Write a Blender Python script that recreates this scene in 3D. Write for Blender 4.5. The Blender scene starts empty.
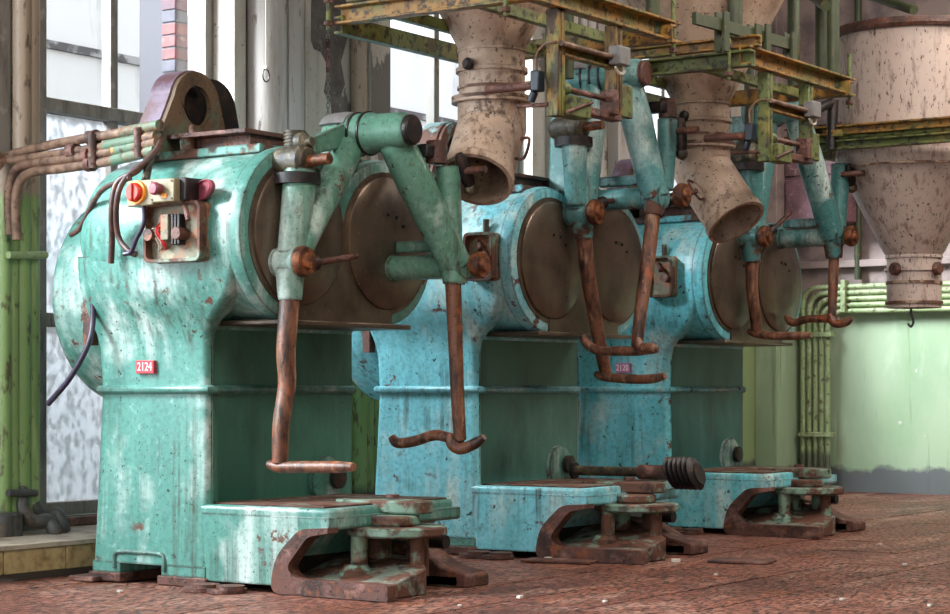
import bpy, math, random
from mathutils import Vector, Matrix
random.seed(7)
SC = bpy.context.scene
COL = SC.collection
PI = math.pi

# ------------------------------------------------------------------ camera, light, exposure
FPX, CX, HY, EYE, ANG = 2000.0, 475.0, 390.0, 0.85, math.radians(34)
SA, CA = math.sin(ANG), math.cos(ANG)
cam_d = bpy.data.cameras.new('camera'); cam = bpy.data.objects.new('camera', cam_d); COL.objects.link(cam)
cam.location = (0, 0, EYE); cam.rotation_euler = (PI / 2, 0, ANG)
cam_d.sensor_width = 36; cam_d.lens = FPX / 950 * 36; cam_d.shift_y = (HY - 307) / 950
cam_d.clip_end = 200
SC.camera = cam

W = bpy.data.worlds.new('overcast_sky'); SC.world = W; W.use_nodes = True
bg = W.node_tree.nodes['Background']; bg.inputs[0].default_value = (0.87, 0.94, 1.0, 1); bg.inputs[1].default_value = 1.5

def area(name, loc, target, sx, sy, power, color):
    l = bpy.data.lights.new(name, 'AREA'); l.shape = 'RECTANGLE'; l.size = sx; l.size_y = sy; l.energy = power; l.color = color
    o = bpy.data.objects.new(name, l); COL.objects.link(o); o.location = loc
    o.rotation_euler = (Vector(target) - Vector(loc)).to_track_quat('-Z', 'Y').to_euler()
    return o
# hazy daylight slanting in through the windows
sl = bpy.data.lights.new('hazy_sun', 'SUN'); sl.energy = 27.0; sl.angle = math.radians(34); sl.color = (0.86, 0.95, 1.0)
sun = bpy.data.objects.new('hazy_sun', sl); COL.objects.link(sun)
sun.rotation_euler = Vector((.62, .60, -.60)).to_track_quat('-Z', 'Y').to_euler()
# daylight entering by the windows of the same wall, nearer than the frame's left edge
for yy in (-1.4, 1.62, 4.67):
    area('window_daylight', (-7.75, yy, 2.2), (-4.6, yy + 3.6, 1.1), 1.5, 3.0, 135, (0.84, 0.94, 1.0))
# added overhead fill lights, no lamps seen; they brighten the far end
for yy, pw in ((4.4, 110), (9.0, 110), (12.6, 140)):
    area('overhead_fill', (-2.6, yy, 4.45), (-4.4, yy + 1.2, 0.8), 3.5, .8, pw, (1.0, 0.93, 0.84))
vs = SC.view_settings
vs.view_transform = 'Standard'; vs.look = 'None'; vs.exposure = 0.45; vs.gamma = 1.0; vs.use_curve_mapping = False

# ------------------------------------------------------------------ measuring
def at(px, py, X=None, Y=None, Z=None):
    t = (px - CX) / FPX; dx, dy, dz = -SA + CA * t, CA + SA * t, (HY - py) / FPX
    k = X / dx if X is not None else (Y / dy if Y is not None else (Z - EYE) / dz)
    return Vector((dx * k, dy * k, EYE + dz * k))
XM = -5.756
YM = [6.466, 8.536, 10.606]
def loc_x(m, px, py, x):
    return at(px, py, X=XM + x) - Vector((XM, YM[m], 0))
def loc_y(m, px, py, y):
    return at(px, py, Y=YM[m] + y) - Vector((XM, YM[m], 0))

# ------------------------------------------------------------------ materials
def rgb(r, g, b):
    f = lambda c: (c / 255 / 12.92) if c / 255 <= 0.04045 else ((c / 255 + 0.055) / 1.055) ** 2.4
    return (f(r), f(g), f(b), 1.0)
MATS = {}
def mat(name, base, layers=(), rough=0.5, metal=0.0, bump=0.25, bs=45, edge=None, ew=0.012, stretch=(1, 1, 1)):
    m = bpy.data.materials.new(name); m.use_nodes = True; nt = m.node_tree; N = nt.nodes; L = nt.links
    p = N['Principled BSDF']; p.inputs['Metallic'].default_value = metal
    geo = N.new('ShaderNodeNewGeometry')
    pos = geo.outputs['Position']
    def noise(s, d, seed, rgh=0.6):
        mp = N.new('ShaderNodeMapping'); mp.inputs['Location'].default_value = (seed * 3.1, seed * 1.7, seed * 2.3)
        mp.inputs['Scale'].default_value = s if isinstance(s, tuple) else (s, s, s)
        L.new(pos, mp.inputs[0])
        n = N.new('ShaderNodeTexNoise'); n.inputs['Scale'].default_value = 1; n.inputs['Detail'].default_value = d
        n.inputs['Roughness'].default_value = rgh
        L.new(mp.outputs[0], n.inputs['Vector']); return n.outputs[0]
    def ramp(v, lo, hi):
        r = N.new('ShaderNodeMapRange'); r.inputs[1].default_value = lo; r.inputs[2].default_value = hi
        L.new(v, r.inputs[0]); return r.outputs[0]
    def mul(a, b):
        q = N.new('ShaderNodeMath'); q.operation = 'MULTIPLY'
        for i, x in ((0, a), (1, b)):
            if isinstance(x, (int, float)): q.inputs[i].default_value = x
            else: L.new(x, q.inputs[i])
        return q.outputs[0]
    if base == 'OBJ':
        oi = N.new('ShaderNodeObjectInfo'); col = oi.outputs['Color']
    else:
        r0 = N.new('ShaderNodeRGB'); r0.outputs[0].default_value = base; col = r0.outputs[0]
    v0 = N.new('ShaderNodeValue'); v0.outputs[0].default_value = rough; rg = v0.outputs[0]
    hsum = None
    ly = list(layers)
    for i, k in enumerate(ly):
        if 's' in k:
            fac = ramp(noise(k['s'], k.get('d', 6), k.get('seed', i + 1), k.get('rg', 0.6)), k['lo'], k['hi'])
        else:
            fac = None
        if 'm' in k:
            f2 = ramp(noise(k['m'][0], 4, 11 + i), k['m'][1], k['m'][2]); fac = mul(fac, f2) if fac else f2
        if 'z' in k:
            sp = N.new('ShaderNodeSeparateXYZ'); L.new(pos, sp.inputs[0]); zz = sp.outputs[2]
            if k.get('wob'):
                ad = N.new('ShaderNodeMath'); ad.operation = 'MULTIPLY_ADD'; L.new(noise(6, 5, 31 + i), ad.inputs[0])
                ad.inputs[1].default_value = k['wob']; L.new(zz, ad.inputs[2]); zz = ad.outputs[0]
            f3 = ramp(zz, k['z'][0], k['z'][1]); fac = mul(fac, f3) if fac else f3
        if k.get('edge'):
            bv = N.new('ShaderNodeBevel'); bv.samples = 4; bv.inputs['Radius'].default_value = ew
            dt = N.new('ShaderNodeVectorMath'); dt.operation = 'DOT_PRODUCT'
            L.new(bv.outputs[0], dt.inputs[0]); L.new(geo.outputs['Normal'], dt.inputs[1])
            f4 = ramp(dt.outputs['Value'], 0.985, 0.90); fac = mul(fac, f4) if fac else f4
        fac = mul(fac, k.get('a', 1.0))
        mx = N.new('ShaderNodeMix'); mx.data_type = 'RGBA'; mx.blend_type = k.get('bl', 'MIX')
        L.new(fac, mx.inputs[0]); L.new(col, mx.inputs[6]); mx.inputs[7].default_value = k['c']; col = mx.outputs[2]
        if 'r' in k:
            mr = N.new('ShaderNodeMix'); L.new(fac, mr.inputs[0]); L.new(rg, mr.inputs[2]); mr.inputs[3].default_value = k['r']; rg = mr.outputs[0]
        if k.get('h'):
            hh = mul(fac, k['h'])
            if hsum is None: hsum = hh
            else:
                ad = N.new('ShaderNodeMath'); L.new(hsum, ad.inputs[0]); L.new(hh, ad.inputs[1]); hsum = ad.outputs[0]
    L.new(col, p.inputs['Base Color']); L.new(rg, p.inputs['Roughness'])
    if bump:
        hn = mul(noise(tuple(bs * q for q in stretch), 6, 21), 0.5)
        if hsum is not None:
            ad = N.new('ShaderNodeMath'); L.new(hn, ad.inputs[0]); L.new(hsum, ad.inputs[1]); hn = ad.outputs[0]
        b = N.new('ShaderNodeBump'); b.inputs['Strength'].default_value = bump; b.inputs['Distance'].default_value = 0.01
        L.new(hn, b.inputs['Height']); L.new(b.outputs[0], p.inputs['Normal'])
    MATS[name] = m
    return m

RUSTD, RUSTM, RUSTL, BLACK = rgb(46, 27, 20), rgb(92, 50, 34), rgb(150, 84, 46), rgb(24, 22, 22)
PAINTL = [
    dict(c=rgb(206, 218, 212), s=(10, 10, .7), d=10, lo=.40, hi=.66, a=.9, m=(2.1, .47, .58)),
    dict(c=rgb(40, 92, 88), s=(6, 6, 1.0), d=9, lo=.48, hi=.80, a=.55),
    dict(c=rgb(24, 52, 48), s=40, d=9, lo=.46, hi=.80, a=.5),
    dict(c=rgb(214, 232, 230), s=26, d=9, lo=.58, hi=.76, a=.3),
    dict(c=rgb(60, 50, 38), s=(30, 30, 1.3), d=9, lo=.50, hi=.68, a=.85, m=(2.4, .46, .60)),
    dict(c=RUSTM, s=11, d=10, lo=.60, hi=.64, a=.95, m=(2.2, .50, .58), r=.85, h=-.6),
    dict(c=rgb(20, 22, 22), s=80, d=3, lo=.655, hi=.69, a=.9, r=.8, h=-.5),
    dict(c=rgb(34, 28, 24), s=28, d=7, lo=.63, hi=.66, a=.9, m=(4.0, .46, .54), r=.8, h=-.6),
    dict(c=rgb(48, 28, 22), s=22, d=8, lo=.32, hi=.46, a=.95, edge=True, r=.85, h=-.3),
]
mat('machine_paint', 'OBJ', PAINTL, rough=.34, bump=.22, bs=30, ew=.018)
mat('panel_paint', 'OBJ', [
    dict(c=rgb(110, 150, 138), s=(8, 8, 1.2), d=7, lo=.52, hi=.8, a=.5),
    dict(c=rgb(36, 52, 46), s=(4, 4, 2), d=8, lo=.45, hi=.75, a=.7),
    dict(c=rgb(80, 62, 44), s=(16, 16, 1.6), d=8, lo=.58, hi=.75, a=.6, m=(2.5, .5, .65)),
    dict(c=rgb(22, 24, 22), s=70, d=4, lo=.64, hi=.70, a=.85, r=.8),
    dict(c=rgb(60, 38, 28), s=20, d=8, lo=.42, hi=.56, a=.9, edge=True, r=.85)], rough=.45, bump=.3, bs=40)
mat('rust', rgb(96, 60, 50), [
    dict(c=rgb(36, 22, 19), s=8, d=9, lo=.42, hi=.62, a=.9),
    dict(c=RUSTL, s=16, d=9, lo=.54, hi=.70, a=.7),
    dict(c=rgb(152, 112, 102), s=(9, 9, 12), d=9, lo=.53, hi=.68, a=.75, h=.5),
    dict(c=BLACK, s=60, d=5, lo=.57, hi=.66, a=.85, h=-.6)], rough=.6, bump=.7, bs=60)
mat('rust_bright', rgb(126, 72, 40), [
    dict(c=rgb(50, 26, 18), s=24, d=8, lo=.42, hi=.58, a=.9),
    dict(c=rgb(196, 120, 60), s=16, d=6, lo=.56, hi=.72, a=.7),
    dict(c=BLACK, s=70, d=4, lo=.62, hi=.70, a=.7)], rough=.55, metal=.3, bump=.5, bs=80)
mat('rust_rod', rgb(116, 74, 54), [
    dict(c=rgb(36, 22, 20), s=(24, 24, 7), d=9, lo=.44, hi=.62, a=.9),
    dict(c=rgb(184, 138, 108), s=(26, 26, 5), d=9, lo=.54, hi=.70, a=.75),
    dict(c=rgb(170, 84, 40), s=13, d=8, lo=.58, hi=.70, a=.75),
    dict(c=BLACK, s=80, d=4, lo=.60, hi=.66, a=.8)], rough=.45, bump=.5, bs=70)
mat('rusty_paint', 'OBJ', [
    dict(c=RUSTM, s=7, d=9, lo=.44, hi=.52, a=.95, r=.8, h=-.3),
    dict(c=RUSTD, s=12, d=9, lo=.54, hi=.64, a=.9, r=.8, h=-.3),
    dict(c=RUSTL, s=20, d=6, lo=.60, hi=.70, a=.6),
    dict(c=rgb(50, 32, 24), s=18, d=8, lo=.35, hi=.5, a=.95, edge=True)], rough=.5, bump=.4, bs=50)
mat('dark_metal', rgb(116, 100, 86), [
    dict(c=rgb(44, 38, 36), s=(3, 3, 3), d=8, lo=.45, hi=.72, a=.85, r=.5),
    dict(c=rgb(146, 120, 98), s=(5, 5, 2), d=8, lo=.55, hi=.8, a=.6),
    dict(c=rgb(20, 18, 18), s=55, d=3, lo=.68, hi=.72, a=.9),
    dict(c=rgb(190, 180, 165), s=75, d=2, lo=.72, hi=.74, a=.8)], rough=.30, metal=.65, bump=.14, bs=25)
mat('black_metal', rgb(34, 30, 31), [dict(c=rgb(78, 50, 38), s=16, d=8, lo=.52, hi=.72, a=.8)], rough=.45, metal=.3, bump=.3)
mat('oily_metal', rgb(72, 64, 48), [
    dict(c=rgb(30, 24, 22), s=18, d=8, lo=.45, hi=.6, a=.9),
    dict(c=rgb(150, 138, 108), s=22, d=8, lo=.56, hi=.7, a=.7),
    dict(c=rgb(98, 66, 34), s=9, d=6, lo=.55, hi=.7, a=.6)], rough=.5, bump=.6, bs=50)
mat('lug_lit_skin', rgb(116, 98, 116), [  # strap colour with the purple window light put into it
    dict(c=rgb(96, 62, 60), s=10, d=9, lo=.46, hi=.60, a=.8), dict(c=rgb(40, 34, 34), s=40, d=5, lo=.62, hi=.68, a=.8)], rough=.45, bump=.3)
mat('lug_plate', rgb(104, 82, 62), [
    dict(c=rgb(86, 110, 92), s=6, d=9, lo=.52, hi=.62, a=.75), dict(c=rgb(58, 40, 30), s=9, d=9, lo=.50, hi=.66, a=.8),
    dict(c=rgb(30, 26, 24), s=50, d=5, lo=.62, hi=.68, a=.8)], rough=.6, bump=.4)
mat('beam_yellow', rgb(156, 112, 46), [
    dict(c=rgb(112, 112, 56), s=5, d=9, lo=.50, hi=.58, a=.85),
    dict(c=rgb(104, 66, 28), s=11, d=9, lo=.50, hi=.66, a=.8),
    dict(c=rgb(40, 32, 24), s=24, d=9, lo=.51, hi=.60, a=.9, h=-.3),
    dict(c=rgb(44, 34, 24), s=18, d=8, lo=.42, hi=.54, a=.9, edge=True)], rough=.5, bump=.35, ew=.01)
mat('beam_green', rgb(98, 106, 56), [
    dict(c=rgb(146, 130, 66), s=6, d=9, lo=.54, hi=.64, a=.7),
    dict(c=rgb(84, 66, 34), s=9, d=9, lo=.54, hi=.66, a=.8),
    dict(c=rgb(38, 34, 24), s=26, d=9, lo=.51, hi=.60, a=.9, h=-.3),
    dict(c=rgb(44, 36, 26), s=18, d=8, lo=.42, hi=.54, a=.9, edge=True)], rough=.5, bump=.35, ew=.01)
mat('post_paint', rgb(130, 98, 42), [
    dict(c=rgb(120, 126, 66), s=(7, 7, 5), d=9, lo=.50, hi=.58, a=.85),
    dict(c=rgb(44, 28, 18), s=(26, 26, 8), d=9, lo=.44, hi=.56, a=.9, h=-.3),
    dict(c=rgb(30, 26, 20), s=30, d=9, lo=.60, hi=.66, a=.9)], rough=.55, bump=.4)
mat('hopper_paint', rgb(180, 154, 134), [
    dict(c=rgb(104, 74, 58), s=(4, 4, 2.4), d=9, lo=.44, hi=.70, a=.8),
    dict(c=rgb(196, 172, 156), s=6, d=8, lo=.56, hi=.74, a=.5),
    dict(c=rgb(66, 42, 32), s=(26, 26, 14), d=10, lo=.50, hi=.62, a=.8, m=(3, .45, .60)),
    dict(c=rgb(46, 32, 26), s=52, d=6, lo=.60, hi=.645, a=.9, h=-.3),
    dict(c=rgb(70, 46, 34), s=18, d=8, lo=.44, hi=.56, a=.85, edge=True)], rough=.55, bump=.25)
mat('hopper_band', rgb(98, 66, 50), [
    dict(c=rgb(170, 146, 126), s=10, d=9, lo=.50, hi=.58, a=.8), dict(c=rgb(48, 32, 26), s=22, d=9, lo=.55, hi=.65, a=.9)], rough=.65, bump=.4)
mat('tank_paint', rgb(184, 164, 154), [
    dict(c=rgb(132, 108, 98), s=(3, 3, 1.2), d=9, lo=.48, hi=.72, a=.7),
    dict(c=rgb(96, 66, 54), s=(22, 22, 5), d=10, lo=.54, hi=.68, a=.7),
    dict(c=rgb(50, 34, 30), s=(60, 60, 24), d=7, lo=.59, hi=.64, a=.85)], rough=.5, bump=.15)
mat('plaster', rgb(186, 178, 168), [
    dict(c=rgb(140, 128, 114), s=(3, 3, 1.5), d=9, lo=.46, hi=.7, a=.7),
    dict(c=rgb(104, 96, 92), s=(2.6, 2.6, 1.5), d=7, lo=.56, hi=.575, a=.9, seed=4, h=-1.0),
    dict(c=rgb(76, 66, 58), s=45, d=5, lo=.63, hi=.69, a=.7),
    dict(c=rgb(136, 158, 108), z=(1.62, 1.56), wob=.1, a=.9),
    dict(c=rgb(66, 64, 66), z=(.34, .30), wob=.12, a=.85)], rough=.75, bump=.3, bs=20)
mat('white_trim', rgb(186, 178, 174), [
    dict(c=rgb(122, 110, 98), s=(9, 9, 1.2), d=9, lo=.48, hi=.70, a=.8),
    dict(c=rgb(84, 64, 50), s=(30, 30, 6), d=8, lo=.62, hi=.68, a=.8)], rough=.5, bump=.2)
mat('grey_frame', rgb(132, 126, 120), [
    dict(c=rgb(84, 78, 72), s=(14, 14, 3), d=8, lo=.48, hi=.68, a=.8),
    dict(c=rgb(92, 62, 46), s=(20, 20, 6), d=8, lo=.60, hi=.68, a=.8),
    dict(c=rgb(176, 168, 160), s=12, d=8, lo=.58, hi=.7, a=.6)], rough=.6, bump=.3)
mat('green_wall', rgb(160, 180, 150), [
    dict(c=rgb(128, 160, 122), s=(2, 2, 1), d=9, lo=.46, hi=.72, a=.7),
    dict(c=rgb(200, 214, 192), s=(3, 3, .9), d=8, lo=.56, hi=.74, a=.7),
    dict(c=rgb(104, 112, 84), s=(12, 12, .7), d=8, lo=.62, hi=.72, a=.7),
    dict(c=rgb(206, 202, 200), s=6, d=9, lo=.69, hi=.71, a=.8),
    dict(c=rgb(150, 132, 128), z=(1.60, 1.64), wob=.08, a=1.0),
    dict(c=rgb(92, 80, 82), s=(2.5, 2.5, 2.5), d=9, lo=.48, hi=.62, z=(1.60, 1.64), a=.8),
    dict(c=rgb(84, 84, 92), z=(.30, .26), wob=.16, a=.9)], rough=.6, bump=.2, bs=18)
mat('mauve_panel', rgb(124, 88, 96), [
    dict(c=rgb(80, 58, 64), s=8, d=9, lo=.45, hi=.66, a=.8), dict(c=rgb(176, 150, 150), s=22, d=9, lo=.57, hi=.68, a=.7),
    dict(c=rgb(50, 36, 38), s=40, d=6, lo=.62, hi=.68, a=.8)], rough=.5, bump=.3)
mat('ceiling_paint', rgb(128, 112, 112), [dict(c=rgb(96, 82, 82), s=2, d=8, lo=.45, hi=.7, a=.7)], rough=.8, bump=.2, bs=15)
mat('floor_plate', rgb(142, 84, 66), [
    dict(c=rgb(80, 44, 36), s=(2.2, 1.0, 2), d=9, lo=.44, hi=.68, a=.8),
    dict(c=rgb(186, 140, 122), s=(6, 2, 4), d=9, lo=.50, hi=.70, a=.8),
    dict(c=rgb(160, 88, 48), s=(3, 1.5, 3), d=7, lo=.54, hi=.70, a=.55),
    dict(c=rgb(22, 13, 12), s=(60, 18, 30), d=6, lo=.49, hi=.60, a=.95, h=-2.0),
    dict(c=rgb(200, 170, 156), s=(70, 26, 40), d=4, lo=.62, hi=.70, a=.6, h=1.0)], rough=.5, bump=.8, bs=40, stretch=(1, .45, 1))
mat('floor_joint', rgb(36, 22, 20), rough=.9, bump=0)
mat('pipe_green', rgb(126, 150, 92), [
    dict(c=rgb(108, 138, 70), s=(10, 10, 2), d=8, lo=.48, hi=.7, a=.8),
    dict(c=rgb(190, 200, 140), s=(14, 14, 1.5), d=8, lo=.56, hi=.7, a=.6),
    dict(c=rgb(150, 130, 112), z=(1.80, 1.86), wob=.1, a=1.0),
    dict(c=rgb(74, 54, 38), s=(26, 26, 10), d=9, lo=.57, hi=.66, a=.85),
    dict(c=rgb(56, 54, 56), z=(.34, .28), wob=.1, a=.9)], rough=.45, bump=.25)
mat('pipe_pale', rgb(156, 172, 128), [
    dict(c=rgb(112, 140, 84), s=8, d=8, lo=.48, hi=.7, a=.7), dict(c=rgb(206, 214, 176), s=10, d=8, lo=.55, hi=.7, a=.6),
    dict(c=rgb(84, 66, 50), s=24, d=9, lo=.55, hi=.64, a=.85), dict(c=rgb(70, 68, 66), z=(.40, .34), wob=.1, a=.8)], rough=.45, bump=.2)
mat('pipe_rust', rgb(124, 96, 78), [
    dict(c=rgb(66, 42, 32), s=14, d=9, lo=.43, hi=.60, a=.9), dict(c=rgb(178, 146, 122), s=9, d=8, lo=.56, hi=.7, a=.6),
    dict(c=rgb(60, 40, 34), s=40, d=6, lo=.6, hi=.67, a=.8)], rough=.6, bump=.35)
mat('pipe_teal', rgb(84, 108, 88), [
    dict(c=rgb(116, 76, 52), s=11, d=9, lo=.48, hi=.58, a=.9), dict(c=rgb(60, 44, 38), s=22, d=8, lo=.56, hi=.66, a=.9),
    dict(c=rgb(176, 130, 60), s=9, d=8, lo=.62, hi=.68, a=.8)], rough=.55, bump=.35)
mat('pipe_dark', rgb(72, 70, 68), [dict(c=rgb(112, 88, 58), s=9, d=8, lo=.52, hi=.64, a=.8), dict(c=rgb(40, 38, 40), s=20, d=7, lo=.5, hi=.65, a=.8)], rough=.5, bump=.3)
mat('pipe_olive', rgb(58, 66, 40), [dict(c=rgb(48, 52, 34), s=12, d=8, lo=.48, hi=.64, a=.8), dict(c=rgb(110, 76, 46), s=16, d=8, lo=.6, hi=.68, a=.8)], rough=.5, bump=.3)
mat('tan_tile', rgb(178, 152, 108), [
    dict(c=rgb(118, 90, 58), s=16, d=9, lo=.46, hi=.66, a=.75), dict(c=rgb(196, 200, 164), s=4, d=8, lo=.54, hi=.68, a=.6)], rough=.35, bump=.15)
mat('ledge_top', rgb(170, 156, 140), [dict(c=rgb(122, 104, 88), s=9, d=8, lo=.45, hi=.65, a=.8)], rough=.7, bump=.3)
mat('grout', rgb(58, 46, 38), rough=.9, bump=.2)
mat('ext_white', rgb(214, 215, 219), [
    dict(c=rgb(168, 168, 170), s=(5, 5, .9), d=9, lo=.56, hi=.70, a=.75), dict(c=rgb(206, 206, 210), s=2, d=8, lo=.45, hi=.7, a=.5)], rough=.8, bump=.1)
mat('ext_ledge', rgb(84, 82, 86), [dict(c=rgb(170, 170, 174), s=7, d=8, lo=.5, hi=.62, a=.8)], rough=.9)
mat('brick_red', 'OBJ', [dict(c=rgb(60, 56, 62), s=10, d=8, lo=.46, hi=.66, a=.6), dict(c=rgb(140, 132, 132), s=14, d=8, lo=.6, hi=.74, a=.5)], rough=.85, bump=.4)
mat('mortar', rgb(70, 68, 74), rough=.9, bump=.2)
mat('cable', rgb(66, 44, 40), [dict(c=rgb(104, 72, 60), s=20, d=6, lo=.5, hi=.65, a=.7)], rough=.5, bump=.15)
mat('cable_purple', rgb(48, 40, 62), [dict(c=rgb(24, 22, 30), s=20, d=6, lo=.5, hi=.65, a=.7)], rough=.4, bump=.1)
mat('box_cream', rgb(132, 120, 92), [dict(c=rgb(120, 104, 76), s=22, d=8, lo=.5, hi=.68, a=.6)], rough=.45, bump=.15)
mat('plastic_red', rgb(196, 44, 28), [dict(c=rgb(140, 26, 22), s=30, d=5, lo=.5, hi=.65, a=.6)], rough=.35, bump=0)
mat('plastic_orange', rgb(226, 140, 36), rough=.4, bump=0)
mat('plastic_maroon', rgb(138, 62, 74), [dict(c=rgb(90, 44, 50), s=24, d=6, lo=.5, hi=.65, a=.6)], rough=.4, bump=.1)
mat('plate_red', rgb(176, 46, 58), [dict(c=rgb(120, 30, 36), s=60, d=5, lo=.5, hi=.7, a=.6)], rough=.4, bump=.05)
mat('plate_pink', rgb(196, 110, 150), [dict(c=rgb(150, 70, 110), s=60, d=5, lo=.5, hi=.7, a=.6)], rough=.4, bump=.05)
mat('white_print', rgb(232, 222, 222), rough=.5, bump=0)
mat('wire_red', rgb(190, 30, 36), rough=.4, bump=0)
mat('wire_white', rgb(200, 192, 176), rough=.5, bump=0)
mat('grey_box', rgb(118, 116, 116), [dict(c=rgb(100, 92, 86), s=20, d=7, lo=.5, hi=.66, a=.7)], rough=.5, bump=.1)
mat('navy_plastic', rgb(28, 36, 48), rough=.4, bump=.1)
mat('box_rust', rgb(108, 100, 80), [
    dict(c=rgb(150, 84, 50), s=12, d=9, lo=.48, hi=.58, a=.9), dict(c=rgb(146, 138, 112), s=16, d=8, lo=.58, hi=.66, a=.8),
    dict(c=rgb(70, 46, 34), s=24, d=8, lo=.57, hi=.65, a=.8)], rough=.6, bump=.4)
mat('steel', rgb(150, 150, 148), rough=.35, metal=.8, bump=.1)
mat('debris_pale', rgb(206, 196, 186), rough=.8, bump=.2)

def glass_mat(name, frost):
    m = bpy.data.materials.new(name); m.use_nodes = True; nt = m.node_tree; N = nt.nodes; L = nt.links
    N.clear(); out = N.new('ShaderNodeOutputMaterial')
    tr = N.new('ShaderNodeBsdfTransparent'); gl = N.new('ShaderNodeBsdfGlossy'); gl.inputs['Roughness'].default_value = .08
    mx = N.new('ShaderNodeMixShader'); mx.inputs[0].default_value = .05
    if frost:
        geo = N.new('ShaderNodeNewGeometry'); mp = N.new('ShaderNodeMapping'); mp.inputs['Scale'].default_value = (26, 26, 18)
        L.new(geo.outputs['Position'], mp.inputs[0])
        n = N.new('ShaderNodeTexNoise'); n.inputs['Scale'].default_value = 1; n.inputs['Detail'].default_value = 9; L.new(mp.outputs[0], n.inputs[0])
        r = N.new('ShaderNodeValToRGB'); r.color_ramp.elements[0].position = .40; r.color_ramp.elements[0].color = rgb(90, 92, 96)
        r.color_ramp.elements[1].position = .54; r.color_ramp.elements[1].color = rgb(150, 152, 158); L.new(n.outputs[0], r.inputs[0])
        tl = N.new('ShaderNodeBsdfTranslucent'); L.new(r.outputs[0], tl.inputs[0])
        m2 = N.new('ShaderNodeMixShader'); m2.inputs[0].default_value = .40
        L.new(tr.outputs[0], m2.inputs[1]); L.new(tl.outputs[0], m2.inputs[2]); first = m2.outputs[0]
    else:
        first = tr.outputs[0]
    L.new(first, mx.inputs[1]); L.new(gl.outputs[0], mx.inputs[2]); L.new(mx.outputs[0], out.inputs[0])
    MATS[name] = m
glass_mat('clear_glass', False); glass_mat('frosted_glass', True)

# ------------------------------------------------------------------ mesh building
class MB:
    def __init__(s): s.v = []; s.f = []
    def add(s, vs, fs):
        n = len(s.v); s.v += [tuple(v) for v in vs]; s.f += [tuple(i + n for i in f) for f in fs]; return s
    def box(s, x0, x1, y0, y1, z0, z1, M=None):
        vs = [Vector((x, y, z)) for z in (z0, z1) for y in (y0, y1) for x in (x0, x1)]
        if M: vs = [M @ v for v in vs]
        return s.add(vs, [(0, 2, 3, 1), (4, 5, 7, 6), (0, 1, 5, 4), (2, 6, 7, 3), (0, 4, 6, 2), (1, 3, 7, 5)])
    def loft(s, loops, c0=True, c1=True, closed=False):
        n = len(loops[0]); vs = [v for l in loops for v in l]; fs = []
        m = len(loops)
        for i in range(m if closed else m - 1):
            for j in range(n):
                a, b = i * n + j, i * n + (j + 1) % n; i2 = (i + 1) % m
                fs.append((a, b, i2 * n + (j + 1) % n, i2 * n + j))
        if c0 and not closed: fs.append(tuple(range(n - 1, -1, -1)))
        if c1 and not closed: fs.append(tuple((m - 1) * n + j for j in range(n)))
        return s.add(vs, fs)
    def tube(s, pts, r, seg=12, closed=False, flat=1.0):
        pts = [Vector(p) for p in pts]; n = len(pts)
        rs = r if isinstance(r, (list, tuple)) else [r] * n
        tang = []
        for i in range(n):
            if closed: t = pts[(i + 1) % n] - pts[i - 1]
            else: t = pts[min(i + 1, n - 1)] - pts[max(i - 1, 0)]
            tang.append(t.normalized())
        up = Vector((0, 0, 1)) if abs(tang[0].z) < .9 else Vector((1, 0, 0))
        nrm = (up - tang[0] * up.dot(tang[0])).normalized(); loops = []
        for i in range(n):
            nrm = (nrm - tang[i] * nrm.dot(tang[i])).normalized(); b = tang[i].cross(nrm)
            loops.append([pts[i] + (nrm * math.cos(a) * flat + b * math.sin(a)) * rs[i] for a in (2 * PI * k / seg for k in range(seg))])
        return s.loft(loops, closed=closed)
    def lathe(s, prof, o, axis=(0, 0, 1), seg=32, closed=False):
        ax = Vector(axis).normalized(); q = Vector((0, 0, 1)).rotation_difference(ax); o = Vector(o)
        loops = [[o + q @ Vector((r * math.cos(a), r * math.sin(a), h)) for a in (2 * PI * k / seg for k in range(seg))] for r, h in prof]
        return s.loft(loops, closed=closed)
    def prism(s, poly, plane, a0, a1):
        mk = {'xy': lambda p, a: (p[0], p[1], a), 'xz': lambda p, a: (p[0], a, p[1]), 'yz': lambda p, a: (a, p[0], p[1])}[plane]
        return s.loft([[mk(p, a0) for p in poly], [mk(p, a1) for p in poly]])
    def ring(s, outer, inner, plane, a0, a1):
        mk = {'xy': lambda p, a: (p[0], p[1], a), 'xz': lambda p, a: (p[0], a, p[1]), 'yz': lambda p, a: (a, p[0], p[1])}[plane]
        return s.loft([[mk(p, a0) for p in outer], [mk(p, a1) for p in outer], [mk(p, a1) for p in inner], [mk(p, a0) for p in inner]], closed=True)
    def build(s, name, m, parent=None, bevel=0, color=None, ang=38, flatshade=False):
        me = bpy.data.meshes.new(name); me.from_pydata([tuple(v) for v in s.v], [], s.f); me.update()
        import bmesh
        bm = bmesh.new(); bm.from_mesh(me); bmesh.ops.recalc_face_normals(bm, faces=bm.faces); bm.to_mesh(me); bm.free()
        if not flatshade:
            me.polygons.foreach_set('use_smooth', [True] * len(me.polygons)); me.set_sharp_from_angle(angle=math.radians(ang))
        me.materials.append(MATS[m] if isinstance(m, str) else m)
        o = bpy.data.objects.new(name, me); COL.objects.link(o)
        if parent: o.parent = parent
        if color: o.color = color
        if bevel:
            b = o.modifiers.new('bevel', 'BEVEL'); b.width = bevel; b.segments = 2; b.limit_method = 'ANGLE'; b.angle_limit = math.radians(40)
        return o
def B(): return MB()
def thing(name, label, cat, loc=(0, 0, 0), group=None):
    o = bpy.data.objects.new(name, None); COL.objects.link(o); o.location = loc; o.empty_display_size = .1
    return tag(o, label, cat, group)
def tag(o, label, cat, group=None):
    o['label'] = label; o['category'] = cat
    if group: o['group'] = group
    return o
def struct(o): o['kind'] = 'structure'; return o
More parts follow.
